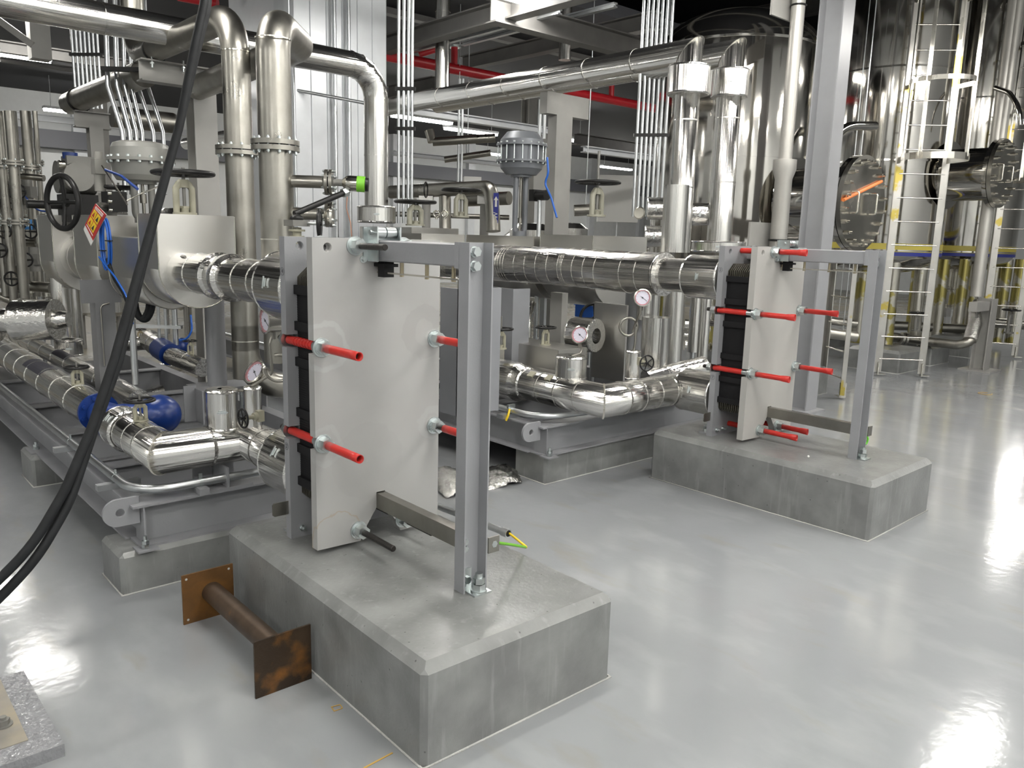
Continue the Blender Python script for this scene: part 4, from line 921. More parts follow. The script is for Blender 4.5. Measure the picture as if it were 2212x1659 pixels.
pc = at(1168, 422, y=3.6); t = thing('valve_positioner', 'black positioner on the middle diaphragm actuator', 'positioner', pc)
MB().cyl(pc-EX*.05, pc+EX*.08, .045, seg=24).obox(pc-EX*.07, EX, EY, EZ, .06, .1, .1).build('housing', 'black', t)
solo(MB().tube([at(1182, 340, y=3.5), at(1185, 375, y=3.5), at(1176, 395, y=3.5), at(1190, 425, y=3.5), at(1203, 470, y=3.5)], .009, .1, seg=8), 'air_tube', 'bluetube', 'bright blue air tube right of the middle actuator', 'tube', 'blue air tubes')
for k, (x, lb) in enumerate(((943, 'left'), (961, 'right'))):
    e = at(x, 462, d=7.6); solo(MB().torus(e, V(.7, -.7, 0), .028, .008, 24, 8).cyl(e-EZ*.05, e-EZ*.03, .012), 'lifting_eye', 'ladder', 'shiny lifting eye on the box lid, %s one of the pair' % lb, 'lifting eye', 'lifting eyes')
# grey plates, posts and cylinders between
t = thing('pipe_stand', 'wide dark grey flat steel pedestal seen past the near exchanger column', 'support', (-2.1, 2.15, .395), 'grey pipe supports')
a, b = at(1107, 700, y=2.55), at(1066, 700, y=2.55); zt_ = at(1085, 622, y=2.55).z
MB().box((b.x-.35, 2.55, .395), (a.x, 2.57, zt_)).build('plate', 'darkpaint3', t)
MB().box((a.x-.012, 2.57, .395), (a.x, 2.72, zt_)).build('stiffener', 'darkpaint3', t)
t = thing('pipe_stand', 'grey steel pedestal seen between the pressure plate and the near column', 'support', (-1.5, 1.3, .2), 'grey pipe supports')
a, b = at(990, 700, y=1.2), at(951, 700, y=1.2)
MB().box((a.x-.01, 1.2, .62), (a.x+.0, 1.5, at(970, 622, y=1.2).z)).box((b.x-.0, 1.2, .62), (a.x, 1.21, at(970, 622, y=1.2).z)).build('plate', 'darkpaint3', t)
t = thing('pipe_stand', 'square grey metal panel stand behind the ring shaped siphon', 'support', (-1.2, 3.3, .4), 'grey pipe supports')
a, b = at(1282, 705, y=3.3), at(1352, 705, y=3.3)
MB().box((a.x, 3.3, .50), (b.x, 3.32, at(1310, 655, y=3.3).z)).build('plate', 'cladbox', t)
a, b = at(1350, 700, y=3.45), at(1388, 700, y=3.45)
MB().cyl(((a.x+b.x)/2, 3.45, .5), ((a.x+b.x)/2, 3.45, 1.24), (b-a).length*.42, seg=24).build('post', 'paint', t)
for px, d, w, lb, m in ((1206, 6.6, .11, 'pale steel post under the middle metal boxes', 'beam'), (1172, 7.4, .05, 'thin grey post left of the pale one', 'galv')):
    p = at(px, 700, d=d); solo(MB().box((p.x-w*.6, p.y-w*.3, 0), (p.x+w*.6, p.y+w*.3, to_py(p, EZ, 632).z)), 'steel_post', m, lb, 'post', 'steel posts')
def vert(px, py0, py1, d, r, label, m='clad', name='insulated_pipe', group='vertical insulated pipes', seams=.6, seg=24, pyref=None):
    p = at(px, pyref if pyref is not None else (py0+py1)/2, d=d); a, b = to_py(p, EZ, py0), to_py(p, EZ, py1)
    return solo(MB().tube([b, a], r, seg=seg, seams=seams), name, m, label, IP, group)
vert(1415, 685, 790, 6.0, .105, 'wide insulated drum with an open dark slit by the pressure gauge', seams=None)
vert(1400, 632, 690, 6.2, .09, 'short insulated vertical pipe above the slit drum')
vert(1453, 600, 800, 6.55, .088, 'insulated pipe standing between the slit drum and the far exchanger')
vert(1500, 640, 760, 7.2, .05, 'slim insulated pipe seen left of the far exchanger frame plate')
vert(1520, 640, 800, 6.6, .045, 'slender insulated pipe touching the far exchanger outline')
solo(MB().tube([at(1107, 685, d=7), at(1136, 685, d=7)], .065, seg=24), 'insulated_pipe', 'clad', 'short horizontal insulated stub beside the wide grey pedestal', IP, 'insulated pipes')
solo(MB().tube([at(1150, 655, d=7.2), at(1140, 690, d=7.1), at(1138, 760, d=7.1)], .035, .3, seg=16), 'bent_pipe', 'clad', 'bent thin insulated pipe right of the wide grey pedestal', IP, 'insulated pipes')
c = cover(at(1238, 720, d=6.3), V(1, .15, 0), .13, .22, 'fat horizontal insulated drum behind the red rimmed thermometer', .06)
solo(wheel(MB(), at(1284, 688, d=6.6), V(.9, -.5, .2), .12, .012, 4), 'handwheel', 'black', 'black handwheel half hidden behind the panel stand', 'handwheel', 'loose handwheels')
t = thing('plastic_crate', 'bright blue plastic crate behind the middle skid', 'crate', at(1275, 672, d=8.2))
p = at(1276, 672, d=8.2); MB().obox(p, EX, EY, EZ, .25, .2, .12).build('bin', 'crate', t); MB().obox(p+EZ*.065, EX, EY, EZ, .27, .22, .015).build('rim', 'crate', t)
pipe('insulated_pipe', 'insulated pipe passing low behind the siphon, middle skid', IP, [at(1395, 822, d=5.9), at(1520, 790, d=6.1)], .075, 'clad', 'insulated pipes', seams=.2)
for k, (py, r_, lb) in enumerate(((700, .05, 'upper'), (723, .02, 'thin'), (745, .055, 'lower'))):
    solo(MB().tube([at(1478, py, d=8), at(1512, py+2, d=8)], r_, seg=18), 'insulated_pipe', 'clad', '%s short pipe between the vertical pipes left of the far exchanger' % lb, IP, 'insulated pipes')
# crumpled foil blanket on the floor
mb = MB(); n, m_ = 26, 10
A0, A1, B0, B1 = V(-1.32, 1.62, 0), V(-.98, 2.16, 0), V(-.78, 1.42, 0), V(-.72, 2.0, 0)
g = []
for i in range(n+1):
    row = []
    for j in range(m_+1):
        u, v = i/n, j/m_; p = (A0*(1-u)+A1*u)*(1-v)+(B0*(1-u)+B1*u)*v
        h = .055*math.sin(PI*min(1, max(0, v)))**.4*(.7+.5*random.random()) if 0 < j < m_ else .004
        h *= min(1, u*6+.3, (1-u)*6+.3); row.append(mb.b.verts.new((p.x+random.uniform(-.01, .01), p.y+random.uniform(-.01, .01), h+.004+.02*math.sin(u*9))))
    g.append(row)
for i in range(n):
    for j in range(m_): mb.face([g[i][j], g[i+1][j], g[i+1][j+1], g[i][j+1]], True)
o = solo(mb, 'foil_insulation', 'foil', 'crumpled silver foil insulation blanket on the floor between the plinths', 'insulation blanket'); 
md = o.modifiers.new('s', 'SOLIDIFY'); md.thickness = .006
# ================================================================== TALL BARE STAINLESS PIPES (left of centre)
P1 = at(516, 320, d=4.9); P2 = at(595, 320, d=4.15)
ztop1 = to_py(P1, EZ, 60).z; zh = to_py(P1, EZ, 29).z
def bare(label, pts, r, bend, nb=10): return MB().tube(pts, r, bend, nb, 32)
t = thing('stainless_pipe', 'tall bare stainless pipe, left of the flanged pair, long elbow at top', IP, (P1.x, P1.y, .3), 'bare stainless pipes')
xe = to_px(V(0, P1.y, zh), EX, 292).x
MB().tube([(P1.x, P1.y, .66), (P1.x, P1.y, zh), (xe, P1.y, zh), (xe, P1.y, zh+1.5)], .083, .24, 12, 36).build('tube', 'brush', t)
MB().tube([(P1.x, P1.y+.8, .585), (P1.x, P1.y, .585), (P1.x, P1.y, 1.0)], .083, .26, 10, 36).build('tube', 'brush', t)
zf = to_py(P1, EZ, 326).z; flange_pair(t, (P1.x, P1.y, zf), EZ, .137, .024, 12)
for z_ in (to_py(P1, EZ, 112).z, to_py(P1, EZ, 735).z): MB().ring((P1.x, P1.y, z_), EZ, .082, .0855, .006, 36).build('weld_bead', 'ladder', t)
t = thing('stainless_pipe', 'tall bare stainless pipe, right one of the flanged pair, curling over at the top', IP, (P2.x, P2.y, .9), 'bare stainless pipes')
zt2 = to_py(P2, EZ, 44).z
MB().tube([(P2.x, P2.y, .9), (P2.x, P2.y, zt2), (P2.x-.42, P2.y+.36, zt2), (P2.x-2.2, P2.y+.44, zt2-.02)], .086, .17, 12, 36).build('tube', 'brush', t)
zf = to_py(P2, EZ, 315).z; flange_pair(t, (P2.x, P2.y, zf), EZ, .122, .024, 12)
zw = to_py(P2, EZ, 85).z; MB().ring((P2.x, P2.y, zw), EZ, .085, .0885, .006, 36).build('weld_bead', 'ladder', t)
zw = to_py(P2, EZ, 517).z; MB().ring((P2.x, P2.y, zw), EZ, .085, .0885, .006, 36).build('weld_bead', 'ladder', t)
# branch nozzles and instruments of the right pipe
def nozzle(px, py, lab):
    p = at(px, py, d=4.15); s = V(P2.x, P2.y, p.z); d = V(.55, .75, 0).normalized(); L = .27
    t = thing('flanged_nozzle', lab, 'pipe nozzle', s+d*.08, 'flanged nozzles')
    MB().cyl(s+d*.08, s+d*(L-.03), .032, seg=24).build('neck', 'brush', t); flange_pair(t, s+d*L, d, .066, .016, 6, br=.008); return s+d*L, d
e, d = nozzle(655, 391, 'upper flanged nozzle on the right stainless pipe')
t = thing('level_transmitter', 'steel and bright green pressure transmitter on the upper nozzle', 'transmitter', e+d*.04)
q = e+d*.09; MB().cyl(e+d*.025, q, .018, seg=16).build('neck', 'cast', t)
dd = V(.6, .8, -.05).normalized(); MB().lathe([(.02, -.02), (.036, 0), (.040, .015), (.040, .055)], q, dd, 28).build('housing', 'ladder', t)
MB().lathe([(.040, .055), (.041, .056), (.041, .095), (.03, .10)], q, dd, 28).build('green_band', 'greenblk', t); MB().lathe([(.036, .099), (.034, .115)], q, dd, 28).build('cap', 'black', t)
hs = q+dd*.01-EZ*.04; he = at(636, 462, d=4.0); MB().tube([hs, he], .015, seg=14).build('black_hose', 'black', t); MB().hexa(hs+(he-hs).normalized()*.01, he-hs, .024, .03).build('hose_nut', 'zinc', t)
e, d = nozzle(650, 461, 'lower flanged nozzle on the right stainless pipe')
t = thing('butterfly_valve', 'small grey gear valve with vertical black handwheel by the right stainless pipe', 'valve', at(641, 510, d=3.95))
q = at(641, 482, d=3.95); MB().obox(q, EX, EY, EZ, .10, .09, .030).bevel(.004).build('gearbox', 'cast', t)
MB().sphere(q+EZ*.022, .034, (1, 1, .6)).build('indicator_dome', 'black', t); MB().cyl(q-EZ*.10, q-EZ*.02, .022, seg=16).cyl(q-EZ*.04, q-EZ*.03, .04, seg=20).cyl(q-EZ*.07, q-EZ*.062, .036, seg=20).build('neck', 'cream', t)
hw = at(690, 483, d=3.9); MB().cyl(q+V(.03, .03, 0), hw, .008, seg=10).build('shaft', 'zinc', t); wheel(MB(), hw, V(.55, .8, 0), .062, .009, 3).build('handwheel', 'black', t)
p = at(713, 466, d=4.2); t = thing('end_cap_disc', 'round steel clamped cap beyond the black handwheel', 'cap', p)
MB().lathe([(.02, -.06), (.024, -.03), (.046, -.012), (.052, 0), (.046, .012), (.02, .014)], p, V(.55, .8, 0), 30).build('cap', 'ladder', t)
# supports under the top-left stainless run
zb_ = zh-.083
t = thing('pipe_support_frame', 'pale T shaped steel support holding the bare stainless elbows, upper left', 'support', (-2.4, .6, 0), 'pipe support frames')
bx = at(300, 155, z=zb_-.09); bx.z = zb_-.075
be = to_px(bx, EY, 486)
MB_ = MB(); ibeam(MB_, bx, be, .15, .12); MB_.build('top_beam', 'beam', t)
cx = to_px(bx, EY, 432); MB_ = MB(); ibeam(MB_, (cx.x, cx.y, 0), (cx.x, cx.y, bx.z-.077), .17, .17, .012, .009, up=EX); MB_.build('column', 'beam', t)
MB().box((cx.x-.12, cx.y-.12, 0), (cx.x+.12, cx.y+.12, .02)).build('base_plate', 'beam', t)
for px in (325, 392, 468):
    q = to_px(bx, EY, px); MB().cyl(q+V(.045, 0, .02), q+V(.045, 0, .10), .007, seg=10).hexa(q+V(.045, 0, .045), EZ, .014, .012).build('bolt', 'zinc', t)
ub = to_px(V(0, P1.y, zh), EX, 335); t = thing('u_bolt', 'black U bolt over the upper stainless run', 'clamp', ub-EZ*.085, 'u bolts'); MB().torus(ub, EX, .087, .006, 32, 8).build('strap', 'black', t)
# second support further left with its pipe
bx2 = at(160, 256, d=7.5); be2 = to_px(bx2, EY, 236)
t = thing('pipe_support_frame', 'smaller pale T shaped steel support further left', 'support', (bx2.x, bx2.y+.1, 0), 'pipe support frames')
MB_ = MB(); ibeam(MB_, bx2, be2, .15, .10); MB_.build('top_beam', 'beam', t)
cx2 = to_px(bx2, EY, 203); MB_ = MB(); ibeam(MB_, (cx2.x, cx2.y, 0), (cx2.x, cx2.y, bx2.z-.06), .12, .12, .01, .008, up=EX); MB_.build('column', 'beam', t)
pz2 = bx2.z+.075+.10; py2 = to_px(V(bx2.x, 0, pz2), EY, 172).y
t = thing('stainless_pipe', 'bare stainless pipe resting on the smaller left support', IP, (bx2.x, py2, pz2), 'bare stainless pipes')
MB().tube([(bx2.x-.35, py2, pz2), (bx2.x-.3, py2, pz2), (bx2.x+1.85, py2, pz2)], .10, seg=32).sphere((bx2.x-.35, py2, pz2), .10, (.5, 1, 1), 24).build('tube', 'brush', t)
solo(MB().torus((bx2.x, py2, pz2), EX, .105, .008, 32, 8), 'u_bolt', 'black', 'black U bolt at the end of the lower left stainless pipe', 'clamp', 'u bolts')
p = at(300, 258, d=7.9); q = to_px(p, EY, 372); t = thing('stainless_pipe', 'horizontal bare stainless pipe with rounded end behind the bent conduits', IP, p, 'bare stainless pipes')
MB().tube([p-EY*.25, q], .10, seg=32).sphere(q, .10, (1, .7, 1), 24).build('tube', 'brush', t)
# insulated pipe crossing behind and dropping to the box
XP = -2.9; zP = at(676, 123, x=XP).z; Yl = to_px(V(XP, 0, zP), EY, 812).y
t = thing('insulated_pipe', 'insulated pipe crossing the upper left and turning down to a round flange cover', IP, (XP, Yl, 1.75), 'insulated pipes')
MB().tube([(XP, -4., zP), (XP, Yl, zP), (XP, Yl, 1.78)], .098, .24, 5, 36, seams=.62).build('cladding', 'clad', t)
zc_ = to_py(V(XP, Yl, 0), EZ, 482).z
cover((XP, Yl, zc_), EZ, .16, .14, 'squat round flange cover at the foot of the insulated downpipe', .09, latches=1)
# other vertical insulated pipes
vert(809, -60, 190, 9.2, .077, 'insulated vertical pipe behind the corner of the crossing pipe', pyref=100)
vert(956, -60, 192, 9.6, .087, 'insulated vertical pipe crossing in front of the red pipe', pyref=100)
vert(1222, -40, 130, 10.5, .08, 'insulated vertical pipe in front of the roof beams', m='clad', pyref=60)
# pair of long insulated pipes along X with mitred drops
def mitred_drop(y, x, z, zbot, xfar, r, label):
    t = thing('insulated_pipe', label, IP, (x, y, zbot), 'mitred insulated pipes')
    MB().tube([(xfar, y, z), (x, y, z), (x, y, zbot)], r, 0, 1, 40, seams=.55).build('cladding', 'clad', t)
    mb = MB()
    for k in range(150):
        a = 2*PI*k/150; e = V(x, y, z)+V(math.cos(a)*r*1.02, math.sin(a)*r*1.02, math.cos(a)*r*1.02)
        mb.obox(e, V(1, 0, 1), EY, V(1, 0, -1), .012, .003, .004)
    mb.build('crimped_bead', 'ladder', t); return t
V1 = at(1478, 320, d=6.45); z1 = to_py(V1, EZ, 112).z
mitred_drop(V1.y, V1.x, z1, to_py(V1, EZ, 545).z, -12, .098, 'front one of two mitred insulated pipes dropping beside the tall vessel')
V2 = at(1567, 320, d=7.0); z2 = z1
mitred_drop(V2.y, V2.x, to_py(V2, EZ, 115).z, to_py(V2, EZ, 528).z, to_px(V(V2.x, V2.y, to_py(V2, EZ, 115).z), EX, 945).x, .106, 'rear one of two mitred insulated pipes dropping beside the tall vessel')
c = to_py(V1, EZ, 206); cover(c, EZ, .165, to_py(V1, EZ, 142).z-c.z, 'round polished cover on the front mitred pipe', .098, latches=2)
c = to_py(V2, EZ, 212); cover(c, EZ, .155, to_py(V2, EZ, 150).z-c.z, 'round polished cover with open flap on the rear mitred pipe', .1, latches=2)
c = to_py(V2, EZ, 545); cover(c, EZ, .235, .10, 'wide flat cover at the foot of the rear mitred pipe', .1, latches=1)
vert(1458, 400, 545, 6.45, .101, 'lower sleeve of the front mitred insulated pipe', pyref=470)
# small nozzle covers behind the drops
for i, (px, py, rr) in enumerate(((1415, 450, .10), (1508, 462, .10), (1410, 510, .095))):
    cover(at(px-18, py, d=7.3), V(.75, .6, 0), rr, .17, ('upper polished nozzle drum left of the front drop', 'polished nozzle drum between the two drops', 'lower polished nozzle drum left of the front drop')[i], .04, latches=1)
t = thing('dial_gauge', 'steel rimmed gauge left of the front mitred drop', 'gauge', at(1381, 462, d=7), 'dial gauges'); MB().lathe([(.02, -.02), (.05, -.015), (.055, 0), (.045, .008)], at(1381, 460, d=7), V(.3, -.9, .1), 24).build('case', 'ladder', t)
solo(MB().box(at(1373, 532, d=7.2)-V(.03, .03, .03), at(1373, 532, d=7.2)+V(.03, .03, .03)).bevel(.01), 'transmitter', 'greenblk', 'bright green transmitter beside the lower nozzle drum', 'transmitter')
# T support of the long pipes
tb = at(1182, 220, d=7.6); tb.z = to_py(tb, EZ, 220).z; te = to_px(tb, EY, 1272)
t = thing('pipe_support_frame', 'pale T shaped steel support under the long insulated pipes', 'support', (tb.x, (tb.y+te.y)/2, 0), 'pipe support frames')
MB().box((tb.x-.10, tb.y, tb.z-.10), (tb.x, te.y, tb.z+.10)).build('top_beam', 'beam', t)
q = to_px(tb, EY, 1204); q2 = to_px(tb, EY, 1238); MB().box((tb.x-.12, q.y, 0), (tb.x, q2.y, tb.z-.10)).build('column', 'beam', t)
# ================================================================== CONDUITS
def conduits(pxs, y0_, y1_, d, r, label, off=(0, 0), m='galv', bends=None, clampy=()):
    out = []
    for k, px in enumerate(pxs):
        p = at(px, 300, d=d); a, b = to_py(p, EZ, y0_), to_py(p, EZ, y1_)
        t = thing('conduit', '%s, %s' % (label, ORD[k] if len(pxs) < 13 else 'row'), 'conduit', b, 'vertical conduits'); MB().tube([b, a], r, seg=10).build('tube', m, t); out.append(t)
        for cy in clampy:
            c = to_py(p, EZ, cy); MB().obox(c, V(.67, .74, 0), V(-.74, .67, 0), EZ, r*4.4, r*2.6, .03).build('clamp', 'black', t)
    return out
ORD = ['first from the left', 'second from the left', 'third from the left', 'fourth from the left', 'fifth from the left', 'sixth from the left', 'seventh from the left', 'eighth from the left', 'ninth from the left', 'tenth from the left', 'eleventh from the left', 'last']
conduits((861, 872, 882, 890), -60, 482, 7.2, .0135, 'galvanised conduit rising beside the insulated downpipe', clampy=(192, 278))
conduits((1376, 1386, 1396, 1406, 1416, 1426, 1437), -50, 468, 7.6, .015, 'galvanised conduit in the bundle left of the mitred drops', clampy=(292,))
conduits((1165, 1175), 215, 300, 8.6, .02, 'thick conduit left of the pale T support')
conduits((991, 998), 170, 410, 11, .018, 'thin hanger rod pair near the lamp')
conduits((630, 637), 60, 480, 6.5, .010, 'thin conduit just right of the right stainless pipe')
conduits((170, 179, 188, 197, 206, 215, 224), -30, 235, 8.2, .014, 'upper left conduit in the far row', clampy=(118,))
# bent bundle over the left actuator
for k, (xa, xb, xc) in enumerate(((231, 235, 268), (252, 255, 283), (270, 271, 297), (284, 285, 310), (297, 300, 334), (316, 321, 355))):
    d = 6.15+.05*k; r_ = .019 if k < 2 else .0155
    t = thing('conduit', 'bent galvanised conduit above the left actuator, %s' % ORD[k], 'conduit', at(xc, 312, d=d), 'bent conduits')
    MB().tube([at(xa-6, -60, d=d), at(xb-2, 185, d=d), at(xc-3, 285, d=d), at(xc, 330, d=d), at(xc+2, 420, d=d)], r_, .15, 6, 12).build('tube', 'galv', t)
solo(MB().obox(at(270, 150, d=6.1), V(.67, .74, -.0), V(-.74, .67, 0), EZ, .35, .05, .03), 'conduit_rack', 'black', 'black strut clamping the bent conduits', 'bracket', 'brackets')
# hanging rubber hoses under the left boxes
for k, (xa, xb, yb, lb) in enumerate(((293, 330, 700, 'inner'), (290, 322, 695, 'outer'))):
    d = 5.0; solo(MB().tube([at(xa, 655, d=d), at(xa+1, 672, d=d), at((xa+xb)/2, yb, d=d), at(xb-1, 672, d=d), at(xb, 645, d=d)], .018, .15, 8, 12), 'hose', 'cable', 'black looping rubber hose under the metal boxes, %s one' % lb, 'hose', 'rubber hoses')
for k, (px, r_) in enumerate(((343, .012), (358, .012), (378, .021))):
    p = at(px, 700, d=6.2); t = thing('conduit', 'short conduit below the metal boxes, %s' % ORD[k], 'conduit', to_py(p, EZ, 745), 'short conduits'); MB().tube([to_py(p, EZ, 745), to_py(p, EZ, 655)], r_, seg=12).build('tube', 'galv', t)
solo(MB().obox(at(330, 705, d=6.2), V(.67, .74, 0), V(-.74, .67, 0), EZ, .45, .04, .025), 'conduit_rack', 'galv', 'strut rail across the short conduits', 'bracket', 'brackets')
solo(MB().tube([at(412, 680, d=6.0), at(415, 712, d=6.0), at(405, 733, d=6.0), at(388, 735, d=6.0)], .008, .1, 8, 8), 'air_tube', 'bluetube', 'blue tube looping under the largest metal box', 'tube', 'blue air tubes')
p = at(287, 730, d=4.9); t = thing('conduit', 'vertical conduit standing over the blue strainer', 'conduit', to_py(p, EZ, 830), 'short conduits'); MB().tube([to_py(p, EZ, 830), to_py(p, EZ, 690)], .020, seg=14).build('tube', 'galv', t)
# ================================================================== RIGHT: BIG COLUMN
t = thing('steel_column', 'tall grey steel H column rising behind the far exchanger', 'column', (-.86, 5.72, 0), 'steel columns')
hc = V(-.90, 5.83, 0); zt = 5.2; B_ = .20; H_ = .20
h0 = at(1707, 885, z=0); MB_ = MB()
x0, y0 = h0.x, h0.y
# front flange faces +X, web and back flange behind
def hcol(mb, xf, ya, yb, dpt, z, tf=.014, tw=.010):
    mb.box((xf-tf, ya, 0), (xf, yb, z)).box((xf-dpt, ya, 0), (xf-dpt+tf, yb, z)).box((xf-dpt+tf, (ya+yb)/2-tw/2, 0), (xf-tf, (ya+yb)/2+tw/2, z)); return mb
XF = -.745; pA = V(XF, 5.70, 0)
hcol(MB_, XF, pA.y, pA.y+.2, .235, 5.5); MB_.build('shaft', 'colgrey', t)
MB().box((XF-.26, pA.y-.06, 0), (XF+.06, pA.y+.26, .022)).build('base_plate', 'colgrey', t)
# slim matte pipe with reducer
p = at(1700, 300, d=7.35); t = thing('stainless_pipe', 'slim matte stainless pipe with a reducer, left of the tall column', IP, (p.x, p.y, 1.2), 'bare stainless pipes')
zr = to_py(p, EZ, 355).z; zr2 = to_py(p, EZ, 378).z; MB().lathe([(.078, .9-p.z+0), (.078, zr2-.04-p.z), (.105, zr-.05-p.z), (.105, zr+.04-p.z), (.095, zr+.042-p.z), (.060, zr+.044-p.z), (.060, 5.3-p.z)], p, EZ, 28).build('tube', 'matte', t)
c = to_py(p, EZ, 12); MB().obox(c-V(.1, 0, 0), EX, EY, EZ, .02, .55, .22).build('bracket_plate', 'beam', t); MB().torus(c, EZ, .066, .008, 28, 8).build('clamp', 'black', t)
c = to_py(p, EZ, 512); MB().obox(c-V(.13, 0, -.02), EX, EY, EZ, .02, .6, .22).build('bracket_plate', 'beam', t); MB().torus(c-EZ*.03, EZ, .084, .010, 28, 8).build('clamp', 'black', t)
# ================================================================== VESSELS
def vessel(cx, cy, R, zb, zt, label, manway=None, legs=4, film=True, legr=.085, top=None):
    t = thing('process_vessel', label, 'vessel', (cx, cy, 0), 'tall stainless vessels')
    dome = R*.42; prof = [(.001, zb-dome)]+[(R*math.sin(a), zb-dome*math.cos(a)) for a in [PI/2*k/10 for k in range(1, 10)]]+[(R, zb), (R, zt)]
    if top: prof += [(R*math.cos(a), zt+R*.5*math.sin(a)) for a in [PI/2*k/10 for k in range(1, 10)]]+[(.001, zt+R*.5)]
    MB().lathe([(r_, h_) for r_, h_ in prof], (cx, cy, 0), EZ, 72, cap=False).build('shell', 'mirror', t)
    for z_ in (zb, zb+1.15, zb+2.3): MB().ring((cx, cy, z_), EZ, R*.998, R+.006, .022, 72).build('girth_band', 'mirror', t)
    if film:
        MB().lathe([(R+.002, zb-.02), (R+.003, zb+.09)], (cx, cy, 0), EZ, 72, cap=False).build('yellow_tape', 'tape', t)
        MB().lathe([(R+.002, zb-.07), (R+.003, zb-.021)], (cx, cy, 0), EZ, 72, cap=False).build('blue_tape', 'filmblue', t)
    for k in range(legs):
        a = 2*PI*(k+.5)/legs; lx, ly = cx+R*.78*math.cos(a), cy+R*.78*math.sin(a)
        MB().cyl((lx, ly, .31), (lx, ly, zb-.1), legr, seg=28).build('leg', 'film', t)
        MB().box((lx-.15, ly-.15, .28), (lx+.15, ly+.15, .31)).build('foot_plate', 'ladder', t)
    MB().cyl((cx, cy, zb-dome-.25), (cx, cy, zb-dome+.02), .09, seg=24).build('outlet', 'ladder', t); flange_pair(t, (cx, cy, zb-dome-.28), EZ, .17, .03, 8, m='ladder', br=.014)
    MB().cyl((cx, cy, zb-dome-.55), (cx, cy, zb-dome-.3), .06, seg=20).build('outlet', 'film', t); flange_pair(t, (cx, cy, zb-dome-.56), EZ, .11, .022, 6, m='ladder', br=.012)
    if manway:
        (mx, my, mz), mr = manway; x0 = cx+math.sqrt(max(.01, R*R-(my-cy)**2))-.05
        MB().cyl((x0, my, mz), (mx-.09, my, mz), mr*.78, seg=48).build('manway_neck', 'mirror', t)
        MB().ring((x0+.07, my, mz), EX, mr*.78, mr*1.02, .02, 48).build('reinforcing_pad', 'mirror', t)
        for xx, m_ in ((mx-.085, 'mirror'), (mx-.03, 'ladder')):
            MB().cyl((xx-.024, my, mz), (xx+.024, my, mz), mr, seg=56).build('manway_flange', m_, t)
        MB().cyl((mx-.062, my, mz), (mx-.053, my, mz), mr*.97, seg=48).build('gasket', 'rubber', t)
        n = 20
        for k in range(n):
            a = 2*PI*(k+.5)/n; yy, zz = my+math.cos(a)*mr*.87, mz+math.sin(a)*mr*.87
            MB().cyl((mx-.12, yy, zz), (mx+.055, yy, zz), .012, seg=10).hexa((mx-.006, yy, zz), EX, .022, .034).build('stud', 'ladder', t)
        for s in (-1, 1):
            yy = my+s*mr*.42; MB().tube([(mx, yy-.07, mz-.1), (mx+.07, yy-.07, mz-.1), (mx+.07, yy-.07, mz+.1), (mx, yy-.07, mz+.1)], .008, .02, seg=8).build('handle', 'ladder', t)
    return t
mA = at(1866, 440, x=-.74); vA = vessel(mA.x-1.58, mA.y+.05, .85, 1.32, 3.62, 'biggest mirror polished vessel, domed top, behind the far exchanger', ((mA.x, mA.y, mA.z), .46), film=False, top=True)
MB().torus((mA.x, mA.y, mA.z), EX, .0001, .0001, 3, 3) if 0 else None
p0, p1 = at(1822, 432, x=mA.x+.012), at(1904, 392, x=mA.x+.012)
solo(MB().tube([p0, p1], .016, seg=12), 'orange_tape', 'orange', 'orange tape stuck across the nearer manway cover', 'tape')
mB = at(2168, 375, x=-.70); vB = vessel(mB.x-1.45, mB.y-.05, .80, 1.55, 6.6, 'mirror polished vessel with yellow and blue tape behind the caged ladder', ((mB.x, mB.y, mB.z), .42))
vC = vessel(mB.x-1.45, mB.y+2.9, .80, 1.55, 6.6, 'taped mirror polished vessel at the right edge of the picture', None)
# ------------------------------------------------------------------ ladders with cages
def ladder(p0, p1, z0, z1, label, out, cage=None, rung=.28, m='ladder', cover_film=True):
    p0, p1 = Vector(p0), Vector(p1); u = (p1-p0).normalized(); w = (p1-p0).length; n = Vector(out).normalized()
    t = thing('ladder', label, 'ladder', (p0+p1)/2, 'steel ladders')
    for p in (p0, p1):
        MB().obox(p+EZ*(z0+z1)/2, u, n, EZ, .085, .010, z1-z0).obox(p+EZ*(z0+z1)/2-u*(.038 if (p-p0).length < .01 else -.038)-n*.02, u, n, EZ, .008, .05, z1-z0).build('rail', 'film2', t)
        MB().obox(p+EZ*.03+u*.04, u, n, EZ, .10, .07, .008).obox(p+EZ*.10, u, n, EZ, .014, .07, .16).build('foot', 'ladder', t)
    k = 0; z = z0+.17
    while z < z1-.05 and k < 22:
        MB().cyl(p0+EZ*z, p1+EZ*z, .0095, seg=10).build('rung', 'ladder', t); z += rung; k += 1
    if cage:
        c = (p0+p1)/2; R = .36; zs = cage
        cc = c+n*.30
        def ringpts(Rr, z): return [c+u*w/2+EZ*z]+[cc+u*R*math.cos(a)+n*R*math.sin(a)+EZ*z for a in [PI*(k/14) for k in range(0, 15)]]+[c-u*w/2+EZ*z]
        for z in zs:
            mb = MB(); pts = ringpts(R, z)
            for i in range(len(pts)-1):
                d = pts[i+1]-pts[i]; mb.obox((pts[i]+pts[i+1])/2, d, EZ, d.cross(EZ), d.length*1.03, .075 if z == zs[0] else .05, .006)
            mb.build('cage_hoop', 'ladder', t)
        for a in (0.05, PI*.25, PI*.5, PI*.75, PI*.98):
            q = cc+u*(R-.006)*math.cos(a)+n*(R-.006)*math.sin(a)
            MB().obox(q+EZ*(zs[0]+zs[-1])/2, n if abs(math.cos(a)) > .8 else u, u, EZ, .04, .006, zs[-1]-zs[0]).build('cage_bar', 'ladder', t)
    return t
la, lb_ = at(1894, 812, z=0), at(1988, 816, z=0)
